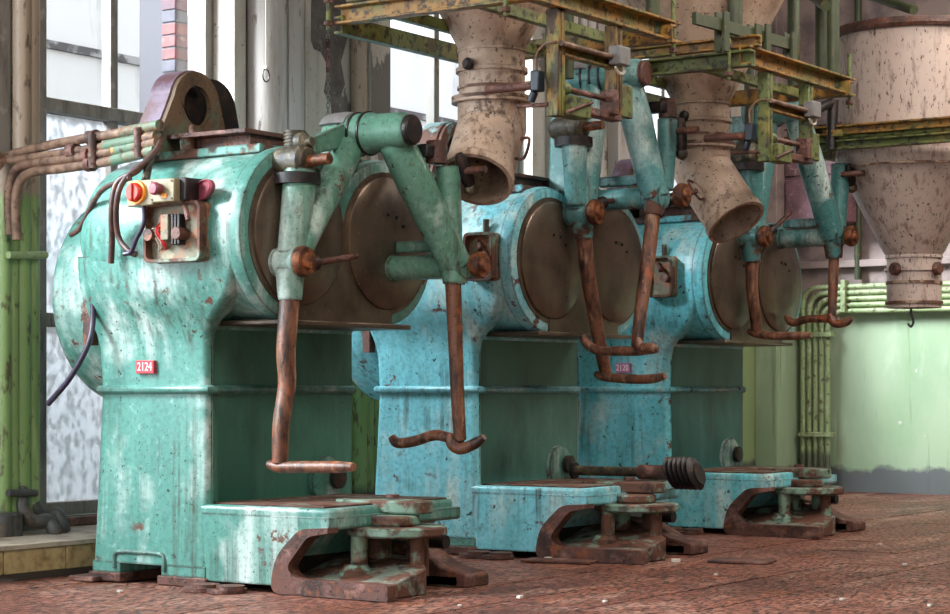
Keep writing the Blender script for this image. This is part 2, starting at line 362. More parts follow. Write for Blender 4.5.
def copy_tree(o, parent=None):
    c = o.copy(); COL.objects.link(c); c.parent = parent
    for ch in list(o.children): copy_tree(ch, c)
    return c
def rround(pts, rad, n=5):
    out = []; k = len(pts)
    for i in range(k):
        p = Vector(pts[i]); a = Vector(pts[i - 1]); b = Vector(pts[(i + 1) % k]); r = rad[i] if isinstance(rad, (list, tuple)) else rad
        if r <= 0:
            out.append(tuple(p)); continue
        u = (a - p).normalized(); v = (b - p).normalized(); p0, p1 = p + u * r, p + v * r
        for j in range(n):
            t = j / (n - 1); out.append(tuple(p0 * (1 - t) ** 2 + p * 2 * t * (1 - t) + p1 * t * t))
    return out
def circ(cy, cz, r, n=32, a0=0, a1=2 * PI, end=False):
    return [(cy + r * math.cos(a0 + (a1 - a0) * k / (n - 1 if end else n)), cz + r * math.sin(a0 + (a1 - a0) * k / (n - 1 if end else n))) for k in range(n)]
def spline(pts, n=6):
    P = [Vector(p) for p in pts]; out = []
    for i in range(len(P) - 1):
        p0, p1, p2, p3 = P[max(i - 1, 0)], P[i], P[i + 1], P[min(i + 2, len(P) - 1)]
        for k in range(n):
            t = k / n
            out.append(.5 * (2 * p1 + (p2 - p0) * t + (2 * p0 - 5 * p1 + 4 * p2 - p3) * t * t + (3 * p1 - p0 - 3 * p2 + p3) * t ** 3))
    return out + [P[-1]]
def text_mesh(name, s, size, depth, m, parent, M):
    cu = bpy.data.curves.new(name, 'FONT'); cu.body = s; cu.size = size; cu.extrude = depth; cu.align_x = 'CENTER'; cu.align_y = 'CENTER'; cu.resolution_u = 3
    t = bpy.data.objects.new(name, cu); COL.objects.link(t)
    me = bpy.data.meshes.new_from_object(t.evaluated_get(bpy.context.evaluated_depsgraph_get()))
    bpy.data.objects.remove(t); me.transform(M); me.materials.clear(); me.materials.append(MATS[m])
    o = bpy.data.objects.new(name, me); COL.objects.link(o); o.parent = parent
    return o

# ------------------------------------------------------------------ the hall: floor, walls, ceiling, windows
XW, YE, ZC = -7.4, 15.6, 4.6
floor = struct(B().box(-9, 4, -4, 17, -.10, -.012).build('floor', 'floor_joint'))
pl = []
xs = -7.2; row = 0
while xs < 1.5:
    y = -1.0 - (row * .73) % 1.6
    while y < YE:
        pl.append((xs, y)); y += 1.6
    xs += .40; row += 1
def seen(x, y):
    d = -SA * (x + .2) + CA * (y + .8); u = CA * (x + .2) + SA * (y + .8)
    if d < 3: return None
    px = CX + u / d * FPX; py = HY + EYE / d * FPX
    if -150 < px < 1100 and py < 720: return d
    return None
vis = sorted([(seen(x, y), x, y) for x, y in pl if seen(x, y)])
keep = set((x, y) for _, x, y in vis[:290])
pm = []
for k in range(4):
    h = .004 * random.random()
    o = B().box(.004, .396, .004, 1.596, -.014, -h).build('floor_plank', 'floor_plate', floor, bevel=.003, flatshade=True); pm.append(o)
used = [False] * 4; rest = B()
for x, y in pl:
    if (x, y) in keep:
        k = random.randrange(4)
        if not used[k]: o = pm[k]; used[k] = True
        else: o = pm[k].copy(); COL.objects.link(o)
        o.location = (x, y, random.uniform(-.003, .0)); o.rotation_euler = (random.uniform(-.002, .002), random.uniform(-.003, .003), 0)
    else:
        rest.box(x + .004, x + .396, y + .004, y + 1.596, -.014, -.002)
ro = rest.build('floor_planks_beyond', 'floor_plate', floor, flatshade=True); ro['kind'] = 'stuff'

# window wall with openings
WIN = [(-2.2, -.65), (.84, 2.4), (3.9, 5.45), (7.07, 8.50), (9.96, 11.68), (13.0, 14.6)]
ZS, ZT = .21, 3.5
wl = B()
prev = -4.0
for a, b in WIN + [(YE + .2, None)]:
    wl.box(XW - .3, XW, prev, a, -.1, ZC)
    if b is not None:
        wl.box(XW - .3, XW, a, b, -.1, ZS); wl.box(XW - .3, XW, a, b, ZT, ZC); prev = b
struct(wl.build('wall_left', 'plaster', flatshade=True))
struct(B().box(XW - .3, 5, YE, YE + .3, -.1, ZC).build('wall_back', 'green_wall', flatshade=True))
struct(B().box(3.0, 3.3, -4, YE + .3, -.1, ZC).build('unseen_wall_right', 'plaster', flatshade=True))  # unseen wall, added to block ambient light from the camera side
struct(B().box(XW - .3, 5, -4, YE + .3, ZC, ZC + .2).build('ceiling', 'ceiling_paint', flatshade=True))
for i, (a, b) in enumerate(WIN):
    w = thing('window_%d' % (i + 1), '', ''); del w['label']; del w['category']; w['kind'] = 'structure'; w.location = (XW, a, ZS)
    def wp(mb, name, m, bevel=.006):
        for k, v in enumerate(mb.v): mb.v[k] = (v[0] - XW, v[1] - a, v[2] - ZS)
        return mb.build(name, m, w, bevel=bevel)
    xa, xb = XW - .20, XW - .13
    mid = 7.74 if i == 3 else (10.72 if i == 4 else (a + b) / 2)
    for yy, ww in ((a + .03, .06), (b - .03, .06)): wp(B().box(xa, xb + .02, yy - ww / 2, yy + ww / 2, ZS, ZT), 'frame_post', 'grey_frame')
    wp(B().box(xa, xb, mid - .027, mid + .027, 2.31, ZT), 'mullion', 'grey_frame')
    wp(B().box(xa, xb, mid - .027, mid + .027, ZS, 2.31), 'mullion', 'grey_frame')
    for zz in (ZS + .03, 1.21, 2.31, ZT - .03): wp(B().box(xa, xb + .02, a, b, zz - .035, zz + .035), 'transom', 'grey_frame')
    for (y0, y1) in ((a + .06, mid - .03), (mid + .03, b - .06)):
        for (z0, z1, g) in ((ZS + .06, 1.175, 'frosted_glass'), (1.245, 2.275, 'frosted_glass'), (2.345, ZT - .06, 'clear_glass')):
            wp(B().box(xa + .03, xa + .036, y0, y1, z0, z1), 'pane', g, 0)
    wp(B().box(XW - .13, XW + .04, a - .02, b + .02, ZS - .05, ZS - .005), 'window_sill', 'rust')
# pilasters, mouldings
tr = 0
def trim(mb, m='white_trim', bevel=.008):
    global tr; tr += 1
    return struct(mb.build('trim_%d' % tr, m, bevel=bevel))
trim(B().box(XW, XW + .05, 8.50, 8.60, .14, ZC), 'plaster')
trim(B().tube([(XW + .10, 8.72, .14), (XW + .10, 8.72, ZC)], .115, 24), 'white_trim', 0)
trim(B().box(XW, XW + .14, 8.87, 8.98, .14, ZC))
trim(B().box(XW, XW + .10, 8.98, 9.06, .14, ZC))
pil = trim(B().box(XW, XW + .11, 9.06, 9.62, .14, ZC), 'plaster')
trim(B().box(XW, XW + .07, 9.62, 9.94, .14, ZC), 'plaster')
trim(B().tube([(XW + .10, 9.66, .14), (XW + .10, 9.66, ZC)], .022, 12), 'grey_frame', 0)
trim(B().box(XW, XW + .12, 11.85, 12.1, .14, ZC), 'plaster')
for yy in (12.25, 12.37, 12.49): trim(B().tube([(XW + .05, yy, .14), (XW + .05, yy, ZC)], .045, 12), 'white_trim', 0)
trim(B().box(XW, XW + .10, 12.7, 12.95, .14, ZC), 'white_trim')
trim(B().box(XW, XW + .20, YE - .45, YE, .0, ZC), 'green_wall')
trim(B().box(XW, XW + .10, 6.28, 6.50, .14, ZC), 'grey_frame')
trim(B().box(XW, XW + .16, 6.66, 6.74, .14, ZC), 'grey_frame')
trim(B().box(XW - .02, XW + .05, 6.92, 7.08, .14, ZC), 'grey_frame')
mat('bare_concrete', rgb(104, 96, 92), [dict(c=rgb(70, 62, 58), s=9, d=9, lo=.45, hi=.66, a=.8), dict(c=rgb(140, 132, 126), s=20, d=8, lo=.56, hi=.7, a=.6)], rough=.85, bump=.5)
pp_ = [at(px, py, X=XW + .112) for px, py in ((312, -60), (347, -60), (347, 40), (341, 62), (345, 84), (339, 100), (340, 122), (333, 128), (331, 104), (324, 92), (328, 66), (321, 52), (314, 49), (311, 40))]
B().prism([(p.y, p.z) for p in pp_], 'yz', XW + .10, XW + .1125).build('bare_patch', 'bare_concrete', pil)
# tiled ledge along the window wall
XL = -6.69
ledge = tag(B().box(XW, XL + .012, -3, 12.6, .138, .158).box(XW, XL - .01, -3, 12.6, 0, .138).build('window_ledge', 'ledge_top'), 'low ledge faced with tan tiles running under the tall windows', 'ledge')
y = 4.66; t0 = None
while y < 9.3:
    if t0 is None: t0 = B().box(0, .014, .004, .376, .03, .136).build('tile', 'tan_tile', ledge, bevel=.003); o = t0
    else: o = t0.copy(); COL.objects.link(o)
    o.location = (XL - .012, y, 0); y += .38
B().box(XL - .02, XL + .012, -3, 12.6, 0, .03).build('mortar_base', 'grout', ledge)

# neighbouring building outside
ext = thing('neighbour_building', 'white-rendered neighbouring building with a dirty string course seen through the windows', 'building', (-11, 9, 0))
def xp(mb, name, m, bevel=0, color=None):
    for k, v in enumerate(mb.v): mb.v[k] = (v[0] + 11, v[1] - 9, v[2])
    return mb.build(name, m, ext, bevel=bevel, color=color)
xp(B().box(-11.4, -11, -14, 34, -1, 4.2), 'wall', 'ext_white')
xp(B().box(-11.02, -10.96, -14, 34, 3.40, 3.46), 'string_course', 'ext_ledge')
struct(B().box(-12, XW - .3, -20, 40, -.4, -.1).build('ground_outside', 'ext_ledge'))
pier = thing('brick_pier', 'brick pier with mixed red and grey bricks outside the leftmost window', 'pier', (-8.35, 8.3, 0))
pa = at(175, 40, X=-8.35); pb = at(212, 40, X=-8.35); p0 = pa.y - 8.3; p1 = pb.y + .2 - 8.3
B().box(-.30, -.006, p0 + .006, p1, -.1, 4.2).build('mortar_core', 'mortar', pier)
bm_ = B().box(-.11, 0, 0, .150, 0, .066).build('brick', 'brick_red', pier, bevel=.004); first = True
zz = .9; r = 0
while zz < 3.6:
    for k in range(3):
        yb = p0 + k * .160 - (r % 2) * .0
        if first: o = bm_; first = False
        else: o = bm_.copy(); COL.objects.link(o)
        o.location = (0, yb, zz)
        o.color = random.choice([rgb(104, 62, 62), rgb(90, 62, 70), rgb(74, 72, 82), rgb(116, 74, 66), rgb(66, 64, 74)])
    zz += .076; r += 1

# ------------------------------------------------------------------ machines
TEAL, CYAN, CYAN2 = rgb(84, 137, 126), rgb(122, 196, 208), rgb(112, 200, 212)
GREENP = [rgb(62, 112, 96), rgb(74, 114, 102), rgb(60, 112, 106)]
HEADC = [rgb(96, 140, 120), rgb(86, 138, 138), rgb(70, 122, 120)]
BODY = [TEAL, CYAN, CYAN2]
Y1, Y2, ZD, RD = .25, .89, 1.52, .37
def lobes(r, zc=ZD, flat=True):
    th = math.acos(min(1, .32 / r))
    left = circ(Y1, zc, r, 26, -PI / 2, -2 * PI + th, True)
    right = circ(Y2, zc, r, 26, PI - th, -PI / 2, True)
    return left + right
root = thing('kneading_machine', '', '', (XM, YM[0], 0))
def part(mb, name, m, parent=None, bevel=0, color=None, ang=38):
    return mb.build(name, m, parent or root, bevel=bevel, color=color or TEAL, ang=ang)
# column
loops = []
for z, xr, xf, y0, xp_ in ((.085, -.67, .005, -.004, -.05), (.5, -.65, .0, .006, -.05), (.85, -.635, -.003, .012, -.05), (1.04, -.645, .0, .006, -.05), (1.10, -.655, .012, -.006, -.048),
                           (1.15, -.665, .05, -.026, .0), (1.20, -.67, .12, -.050, .08), (1.26, -.675, .19, -.078, .15), (1.34, -.675, .23, -.098, .2), (1.44, -.675, .25, -.106, .2)):
    P = [(xr, y0), (xf, y0), (xf, .058), (xp_, .075), (xp_, 1.08), (xr, 1.08)]
    P = rround(P, [.035, .035, .02, .0, .02, .03])
    loops.append([(x, y, z) for x, y in P])
part(B().loft(loops), 'column', 'machine_paint', ang=50)
pan = B().loft([[(xx, y, z) for y, z in rround([(.078 + ins, .355), (1.075, .355), (1.075, 1.15), (.078 + ins, 1.15)], [.06, 0, 0, .06])] for xx, ins in ((-.055, 0), (-.040, .004), (-.036, .02))])
pan.tube([(-.04, .085, .42), (-.04, .085, 1.08)], .012, 8)
part(pan, 'front_panel', 'panel_paint', color=GREENP[0])
part(B().tube([(-.66, .5, .852), (-.655, .03, .852), (-.63, .004, .852), (-.03, .004, .852), (.0, .012, .852), (.006, .05, .852), (-.03, .085, .852), (-.036, 1.085, .852)], .021, 10, flat=.9), 'band_rib', 'machine_paint')
# feet with a gap under the column
for x0, x1 in ((-.67, -.50), (-.255, .0)):
    part(B().box(x0, x1, -.002, 1.08, .04, .09), 'column_foot', 'machine_paint', bevel=.004)
    part(B().box(x0 - .012, x1 + .012, -.016, 1.08, 0, .042), 'foot_block', 'rust', bevel=.006)
part(B().box(-.50, -.255, .5, .6, 0, .088), 'gap_shade', 'black_metal')  # black backing that paints the shade in the gap under the column
part(B().tube(spline([(-.53, -.006, .06), (-.53, -.006, .115), (-.50, -.006, .135), (-.38, -.006, .137), (-.26, -.006, .135), (-.235, -.006, .115), (-.235, -.006, .06)], 5), .010, 8), 'opening_bead', 'machine_paint')
# drum
dl = []
for x, off in ((-.70, -.16), (-.695, -.09), (-.67, -.045), (-.63, -.015), (-.57, 0), (.10, 0), (.225, .0), (.23, .010), (.27, .012), (.295, .004), (.302, -.012)):
    dl.append([(x, y, z) for y, z in lobes(RD + off)])
part(B().loft(dl), 'drum', 'machine_paint', ang=45)
fp = lobes(.325)
part(B().prism(fp, 'yz', .300, .309), 'front_plate', 'dark_metal')
for yc in (Y1, Y2):
    d = part(B().lathe([(.302, 0), (.302, .010), (.294, .016), (.15, .021), (.0005, .023)], (.309, yc, ZD), (1, 0, 0), 48), 'drum_disc', 'dark_metal')
    for k in range(3):
        a = .7 + k * .5
        part(B().lathe([(.008, 0), (.008, .008), (.0005, .010)], (.328, yc + .13 * math.cos(a), ZD + .13 * math.sin(a)), (1, 0, 0), 8), 'rivet', 'black_metal', d)
part(B().box(-.03, .33, .10, 1.05, 1.128, 1.152), 'drip_tray', 'dark_metal', bevel=.006)
part(B().prism([(.30, 1.152), (.316, 1.152), (.316, 1.215), (.30, 1.215)], 'xz', .22, .92), 'tray_lip', 'dark_metal')
# rear belt guard
g = part(B().lathe([(.30, 0), (.47, .0), (.495, .015), (.50, .04), (.50, .25), (.485, .275), (.45, .28), (.2, .28)], (-.965, .52, 1.28), (1, 0, 0), 56), 'belt_guard', 'machine_paint')
part(B().box(-.72, -.675, -.01, .04, 1.05, 1.32), 'guard_bracket', 'rust', g)
# tray plate and lug on top
part(B().box(-.46, .22, .10, .96, 1.865, 1.905), 'top_curb', 'rusty_paint', color=TEAL, bevel=.005)
part(B().box(-.37, .11, .13, .99, 1.962, 1.982), 'top_plate', 'rust', bevel=.003)
part(B().box(-.30, .09, .19, .93, 1.905, 1.962), 'top_pad', 'rust', bevel=.004)
part(B().tube([(-.25, .165, 1.905), (-.25, .165, 1.965)], .035, 10), 'plate_spacer', 'rusty_paint')
part(B().tube([(-.22, .16, 1.98), (-.22, .16, 2.02)], .014, 8), 'bolt', 'rust')
hc, hz, hr = .335, 2.135, .155
hump = [(hc - .29, 1.90)] + circ(hc, hz, hr, 17, PI * .93, PI * .07, True) + [(hc + .235, 1.90)]
hin = circ(hc, hz, .09, 19, PI * 1.44, -PI * .44, True)
lug = part(B().ring(hump, hin, 'yz', -.37, -.345), 'lifting_lug', 'lug_plate', bevel=.003)
strap_o = [(hc - .30, 1.90)] + circ(hc, hz, hr + .008, 17, PI * .93, PI * .45, True)
strap_i = [(hc - .27, 1.90)] + circ(hc, hz, hr - .012, 17, PI * .93, PI * .45, True)
part(B().ring(strap_o, strap_i, 'yz', -.49, -.371), 'lug_strap', 'lug_lit_skin', lug)
hump2 = [(hc - .2, 1.90)] + circ(hc, hz, hr - .012, 12, PI * .93, PI * .5, True) + circ(hc + .19, hz - .005, hr, 12, PI * .5, PI * .07, True) + [(hc + .41, 1.90)]
part(B().prism(hump2, 'yz', -.43, -.41), 'rear_lug_shade_plate', 'black_metal', lug, bevel=.003)  # second lug plate; its black also stands for shade behind the hole
# forward base with the bowl clamp
bp = rround([(-.04, .003), (.34, .002), (.68, .02), (.64, .30), (.62, .98), (-.04, 1.0)], [0, 0, .06, .05, .03, 0])
lo = [[(x, y, z) for x, y in bp] for z in (.318, .338, .35)] + [[(x * .985, .012 + y * .985, .358) for x, y in bp]]
part(B().loft(lo), 'base_top', 'machine_paint', ang=60)
part(B().box(.0, .60, .06, .95, .358, .366), 'top_wear_plate', 'rusty_paint', color=rgb(104, 96, 84), bevel=.002)
sd = rround([(-.04, .03), (.40, .03), (.40, .12), (.53, .262), (.67, .270), (.67, .325), (-.04, .325)], [0, .0, .03, .05, .02, 0, 0])
part(B().prism(sd, 'xz', .003, .96), 'base_block', 'machine_paint', bevel=.004)
part(B().box(.395, .425, .07, .90, .03, .2), 'opening_shade', 'black_metal')  # black plate standing in for the shade inside the clamp opening
arch = rround([(.37, .0), (.985, .0), (.985, .066), (.50, .066), (.462, .115), (.575, .245), (.68, .262), (.68, .284), (.53, .275), (.40, .155)], [.06, 0, .01, .05, .03, .03, 0, 0, .04, .06])
part(B().prism(arch, 'xz', -.02, .05), 'jaw_flange', 'rust', bevel=.008)
part(B().loft([[(x, y, z) for y, z in ((.02, 0), (.56 - t * .2, 0), (.56 - t * .2, .15 - t * .03), (.40 - t * .1, .14 - t * .03), (.10, .066), (.02, .062))] for x, t in ((.42, 0), (.80, .5), (.95, 1.3))]), 'lower_jaw', 'rusty_paint', color=rgb(118, 128, 116), bevel=.006)
part(B().prism(rround([(.34, 0), (.93, 0), (.93, .06), (.79, .085), (.66, .155), (.52, .175), (.34, .175)], [0, .01, .02, .04, .04, .04, 0]), 'xz', .62, .80), 'far_jaw', 'rust', bevel=.008)
part(B().prism(rround([(.47, .62), (.90, .62), (.91, .80), (.47, .84)], .02), 'xy', .0, .05), 'far_jaw_plate', 'rusty_paint', color=rgb(112, 128, 114), bevel=.006)
part(B().lathe([(.02, 0), (.20, 0), (.215, .008), (.215, .034), (.205, .042), (.02, .042)], (.73, .39, .232), (0, 0, 1), 40), 'turntable_disc', 'rusty_paint', color=rgb(120, 150, 134))
for x, y, r_ in ((.66, .22, .036), (.86, .36, .03), (.76, .50, .05), (.62, .42, .05)):
    part(B().tube([(x, y, .055), (x, y, .24)], r_, 16), 'pin', 'rusty_paint', color=rgb(112, 138, 120))
part(B().lathe([(.07, 0), (.07, .035), (.055, .045), (.05, .06), (.001, .06)], (.66, .20, .06), (0, 0, 1), 20), 'pin_boss', 'rusty_paint', color=rgb(120, 156, 138))
part(B().prism(rround([(.60, .30), (.78, .28), (.84, .34), (.80, .48), (.60, .50)], .04), 'xy', .274, .318), 'latch_bracket', 'rusty_paint', color=rgb(116, 148, 130), bevel=.01)
part(B().prism(rround([(.40, .38), (.82, .40), (.84, .46), (.82, .54), (.40, .56)], .02), 'xy', .322, .378), 'latch_bar', 'rusty_paint', color=rgb(108, 134, 116), bevel=.008)
part(B().tube([(.62, .51, .385), (.62, .51, .398)], .03, 12), 'bolt_head', 'rust')
part(B().tube([(.70, .66, .19), (.80, .66, .19)], .03, 14), 'roller', 'black_metal')
# half wheel hub at the foot of the panel
hw = part(B().lathe([(.115, 0), (.115, .03), (.10, .035), (.06, .035), (.001, .03)], (-.04, .86, .43), (1, 0, 0), 28), 'crank_cover', 'machine_paint', color=GREENP[0])
part(B().lathe([(.05, 0), (.05, .025), (.001, .03)], (.0, .91, .44), (1, 0, 0), 18), 'crank_hub', 'black_metal', hw)
# floor washers
for (x, y) in ((.06, -.055), (.19, -.05)):
    w_ = part(B().lathe([(.015, 0), (.085, 0), (.085, .016), (.015, .016)], (x, y - .03, 0), (0, 0, 1), 20), 'foot_washer', 'rust')
    part(B().lathe([(.02, 0), (.06, 0), (.06, .014), (.02, .014)], (x + .02, y - .03, .016), (0, 0, 1), 20), 'washer', 'rust', w_)
part(B().box(-.75, -.60, -.07, .12, 0, .022), 'foot_plate', 'rust', bevel=.004)
# two bare machines first share everything up to here
m_roots = [root, copy_tree(root), copy_tree(root)]
for i in (1, 2):
    m_roots[i].location = (XM, YM[i], 0)
    for o in m_roots[i].children_recursive:
        nm = o.name.split('.')[0]
        if nm in ('front_panel', 'crank_cover'): o.color = GREENP[i]
        elif nm in ('column', 'drum', 'belt_guard', 'base_top', 'base_block', 'band_rib', 'opening_bead', 'top_curb'): o.color = BODY[i]
labels = ['green-teal dough kneading machine with red switch box, nearest of the three',
          'cyan and green kneading machine between the two others, worm shaft on its base',
          'cyan kneading machine farthest right, beside the green pipe bundle']
for i, r_ in enumerate(m_roots): tag(r_, labels[i], 'machine', 'row of kneading machines')

# --- kneading heads: barrel, two arms, hubs, shafts, rods with stirrups
def head(m, D):
    rt = m_roots[m]; hcol = HEADC[m]
    def hp(mb, name, mt, parent=None, bevel=0, color=None, ang=40): return mb.build(name, mt, parent or rt, bevel=bevel, color=color or hcol, ang=ang)
    XA, XB = .40, .68
    PA = lambda px, py, x=XA: loc_x(m, px, py, x)
    PB = lambda px, py, x=XB: loc_x(m, px, py, x)
    cz = loc_x(m, D['cap'][0], D['cap'][1], .66); by, bz = .57, cz.z
    bar = hp(B().lathe([(.03, 0), (.078, 0), (.086, .01), (.086, .09), (.092, .095), (.092, .23), (.084, .24), (.080, .40), (.068, .43), (.03, .43)], (.24, by, bz), (1, 0, 0), 32), 'barrel', 'machine_paint')
    hp(B().lathe([(.066, 0), (.066, .02), (.058, .028), (.001, .028)], (.668, by, bz), (1, 0, 0), 28), 'barrel_cap', D['capm'], bar)
    for xr in (.335, .39, .445): hp(B().lathe([(.06, 0), (.099, 0), (.099, .010), (.06, .010)], (xr, by, bz), (1, 0, 0), 28), 'barrel_ring', 'black_metal', bar)
    hp(B().loft([[(.235 + .135 * u_, by + r_ * math.cos(a), bz + r_ * math.sin(a)) for a in [PI * (.15 + .7 * k / 10) for k in range(11)]] + [(.235 + .135 * u_, by + .085 * math.cos(a), bz + .085 * math.sin(a)) for a in [PI * (.85 - .7 * k / 10) for k in range(11)]] for u_, r_ in ((0, .098), (.3, .104), (.8, .104), (1, .098))]), 'barrel_hood', 'grey_box', bar)
    # post carrying the barrel out of the drum top
    hp(B().loft([[(x, y, z) for x, y in rround([(.10 + i, by - .06 + i), (.29 - i, by - .06 + i), (.29 - i, by + .06 - i), (.10 + i, by + .06 - i)], .03)] for z, i in ((1.70, 0), (1.9, .01), (bz - .02, .02))]), 'barrel_post', 'machine_paint')
    for side, X, P in (('L', XA, PA), ('R', XB, PB)):
        q = D[side]; hub = P(*q['hub'])
        top = Vector((X - .02 if side == 'L' else .565, by, bz))
        arm = B()
        top2 = P(*q['top'])
        tp = top.lerp(hub, .06); pts = [tp, tp.lerp(hub, .33), tp.lerp(hub, .66), hub]; q['r0'] = min(q['r0'], .084)
        arm.tube(spline(pts, 5), [q['r0'] * (.9 + .02 * k) for k in range(5)] + [q['r0'] + (q['r1'] - q['r0']) * k / 10 for k in range(10)] + [q['r1']], 20)
        arm.lathe([(.02, -.06), (q['rh'], -.055), (q['rh'], .055), (.02, .06)], hub, (1, 0, 0), 24)
        ao = hp(arm, 'kneading_arm', 'machine_paint', ang=50)
        # side tube with clamp
        if 'side' in q:
            s0, s1 = P(*q['side'][0]), P(*q['side'][1])
            hp(B().tube([s0, s0.lerp(s1, .5), s1], [q['rs'] * .9, q['rs'], q['rs'] * 1.15], 18), 'clamp_tube', 'machine_paint', ao)
        # hub bolt + neck socket
        hp(B().lathe([(.02, -.02), (q['rh'] * .8, -.02), (q['rh'] * 1.0, .0), (q['rh'] * 1.0, .02), (q['rh'] * .9, .035), (q['rh'] * .55, .035), (q['rh'] * .45, .05), (.001, .052)], hub + Vector((q.get('bx', .065), 0, 0)), (1, 0, 0), 24), 'hub_bolt', 'rust_bright', ao)
        sk = [P(*p) for p in q['socket']]
        hp(B().tube([sk[0], sk[0].lerp(sk[1], .75), sk[1]], [.062, .055, .05], 18), 'rod_socket', 'rusty_paint' if m else 'machine_paint', ao)
        # shaft from the drum disc to the hub
        hp(B().tube([(.30, hub.y, hub.z), (.34, hub.y, hub.z), (.345, hub.y, hub.z), (X + .02, hub.y, hub.z)], [.062, .062, .056, .056], 24), 'shaft', 'machine_paint', ao)
        if side == 'R':
            hp(B().box(.33, X - .04, hub.y + .015, hub.y + .055, hub.z + .07, hub.z + .125), 'guide_bar', 'machine_paint', ao, bevel=.008)
        # clamp block, pin, bolt
        c = P(*q['clamp'])
        if side == 'L':
            hp(B().tube([c + Vector((-.14, 0, .0)), c + Vector((-.10, 0, 0)), c + Vector((.03, 0, 0)), c + Vector((.05, 0, 0))], [.045, .068, .074, .055], 20), 'clamp_block', 'oily_metal', ao)
            hp(B().lathe([(.03, -.05), (.10, -.05), (.10, -.005), (.085, .0), (.03, .0)], c + Vector((-.015, 0, -.045)), (0, 0, 1), 20), 'clamp_plate', 'black_metal', ao)
            hp(B().tube([c + Vector((.03, 0, .0)), c + Vector((.16, 0, .005))], .024, 14), 'clamp_pin', 'rust_bright', ao)
            cb = B()
            cb.tube([c + Vector((-.06, .04, .06)), c + Vector((-.06, .04, .14))], .045, 14)
            for k in range(5): cb.tube([c + Vector((-.06, .04, .075 + k * .014)), c + Vector((-.06, .04, .081 + k * .014))], .05, 14)
            cb.lathe([(.03, 0), (.045, 0), (.045, .03), (.025, .045), (.02, .07), (.001, .07)], c + Vector((-.02, .02, .085)), (1, 0, 0), 14)
            hp(cb, 'spring_bolt', 'oily_metal', ao)
            # flat link to barrel
            hp(B().loft([[Vector((X - .05 + dx, by + dy, bz + dz)) for dx, dz in ((-.02, -.06), (.02, -.06), (.02, .05), (-.02, .05))] if e else
                         [c + Vector((dx + .01, .05, .07 + dz)) for dx, dz in ((-.02, -.035), (.02, -.035), (.02, .035), (-.02, .035))] for e, dy in ((0, 0), (1, -.05))]), 'link_bar', 'machine_paint', ao, bevel=.006)
        else:
            hp(B().tube([c + Vector((-.02, 0, -.05)), c + Vector((-.02, 0, .05))], [.05, .045], 14), 'clamp_block', 'rust', ao)
            hp(B().box(-.05, .05, -.035, .035, -.03, .03, Matrix.Translation(c + Vector((-.05, -.06, .0)))), 'clamp_ear', 'black_metal', ao, bevel=.01)
            k0, k1, k2 = [loc_x(m, *p, X + .06) for p in q['lever']]
            lv = hp(B().tube(spline([k0, k0.lerp(k1, .5), k1], 5), [.018 + .016 * math.sin(PI * k / 10) for k in range(11)], 12), 'clamp_lever', 'black_metal', ao)
            hp(B().lathe([(.001, -.034), (.022, -.026), (.034, 0), (.022, .026), (.001, .034)], k1, (1, 0, 0), 16), 'lever_ball', 'oily_metal', lv)
            hp(B().tube([k2 - Vector((.03, 0, 0)), k2 + Vector((.12, 0, 0))], .017, 12), 'lever_spindle', 'rust', lv)
        # tommy bar
        if 'bar' in q:
            b0 = P(*q['bar'][0], X + .02); b1 = P(*q['bar'][1], X + .10)
            tb = hp(B().tube([b0, b0.lerp(b1, .25), b1], [.02, .015, .013], 10), 'tommy_bar', 'rust', ao)
            hp(B().tube([b0 - (b1 - b0).normalized() * .02, b0 + (b1 - b0).normalized() * .05], .034, 12), 'bar_nut', 'black_metal', tb)
        # rod and stirrup
        rp = [P(*p) for p in q['rod']]; mt = q.get('rm', 'rust_rod')
        n = len(spline(rp, 4))
        ro = hp(B().tube(spline(rp, 4), [q['rr'] * (1.0 - .22 * k / (n - 1)) for k in range(n)], 14), 'stirrer_rod', mt)
        y = rp[-1].y
        fp_ = [loc_y(m, px, py, y) for px, py in q['foot']]
        sp = spline(fp_, 4); n = len(sp)
        hp(B().tube(sp, [.022 + .010 * min(1, 6 * min(k, n - 1 - k) / n) for k in range(n)], 12, flat=.78), 'stirrup', mt, ro)
        if 'hook' in q:
            sp = spline([loc_y(m, px, py, y - .03) for px, py in q['hook']], 5); n = len(sp)
            hp(B().tube(sp, [.014 + .012 * min(1, 5 * min(k, n - 1 - k) / n) for k in range(n)], 12), 'stirrup_hook', mt, ro)

head(0, dict(
    cap=(413, 131), capm='black_metal',
    L=dict(top=(345, 165), hub=(291, 262), r0=.068, r1=.062, rh=.066, bx=.055, side=((291, 255), (301, 172)), rs=.066, socket=((290, 268), (290, 300)), clamp=(300, 162),
           bar=((307, 264), (357, 256)), rod=((290, 296), (286, 350), (287, 385), (281, 425), (280, 463)), rr=.044,
           foot=((269, 464), (280, 467), (300, 467), (330, 467), (354, 467))),
    R=dict(top=(422, 175), hub=(456, 266), r0=.088, r1=.072, rh=.06, bx=.115, side=((453, 255), (448, 166)), rs=.05, socket=((455, 262), (454, 284)), clamp=(440, 152),
           lever=((459, 154), (471, 189), (463, 171)), rod=((453, 280), (455, 330), (457, 385), (460, 440)), rr=.037,
           foot=((392, 437), (398, 443), (415, 441), (435, 435), (450, 438), (462, 440)), hook=((449, 434), (452, 444), (460, 449), (474, 444), (484, 437)))))
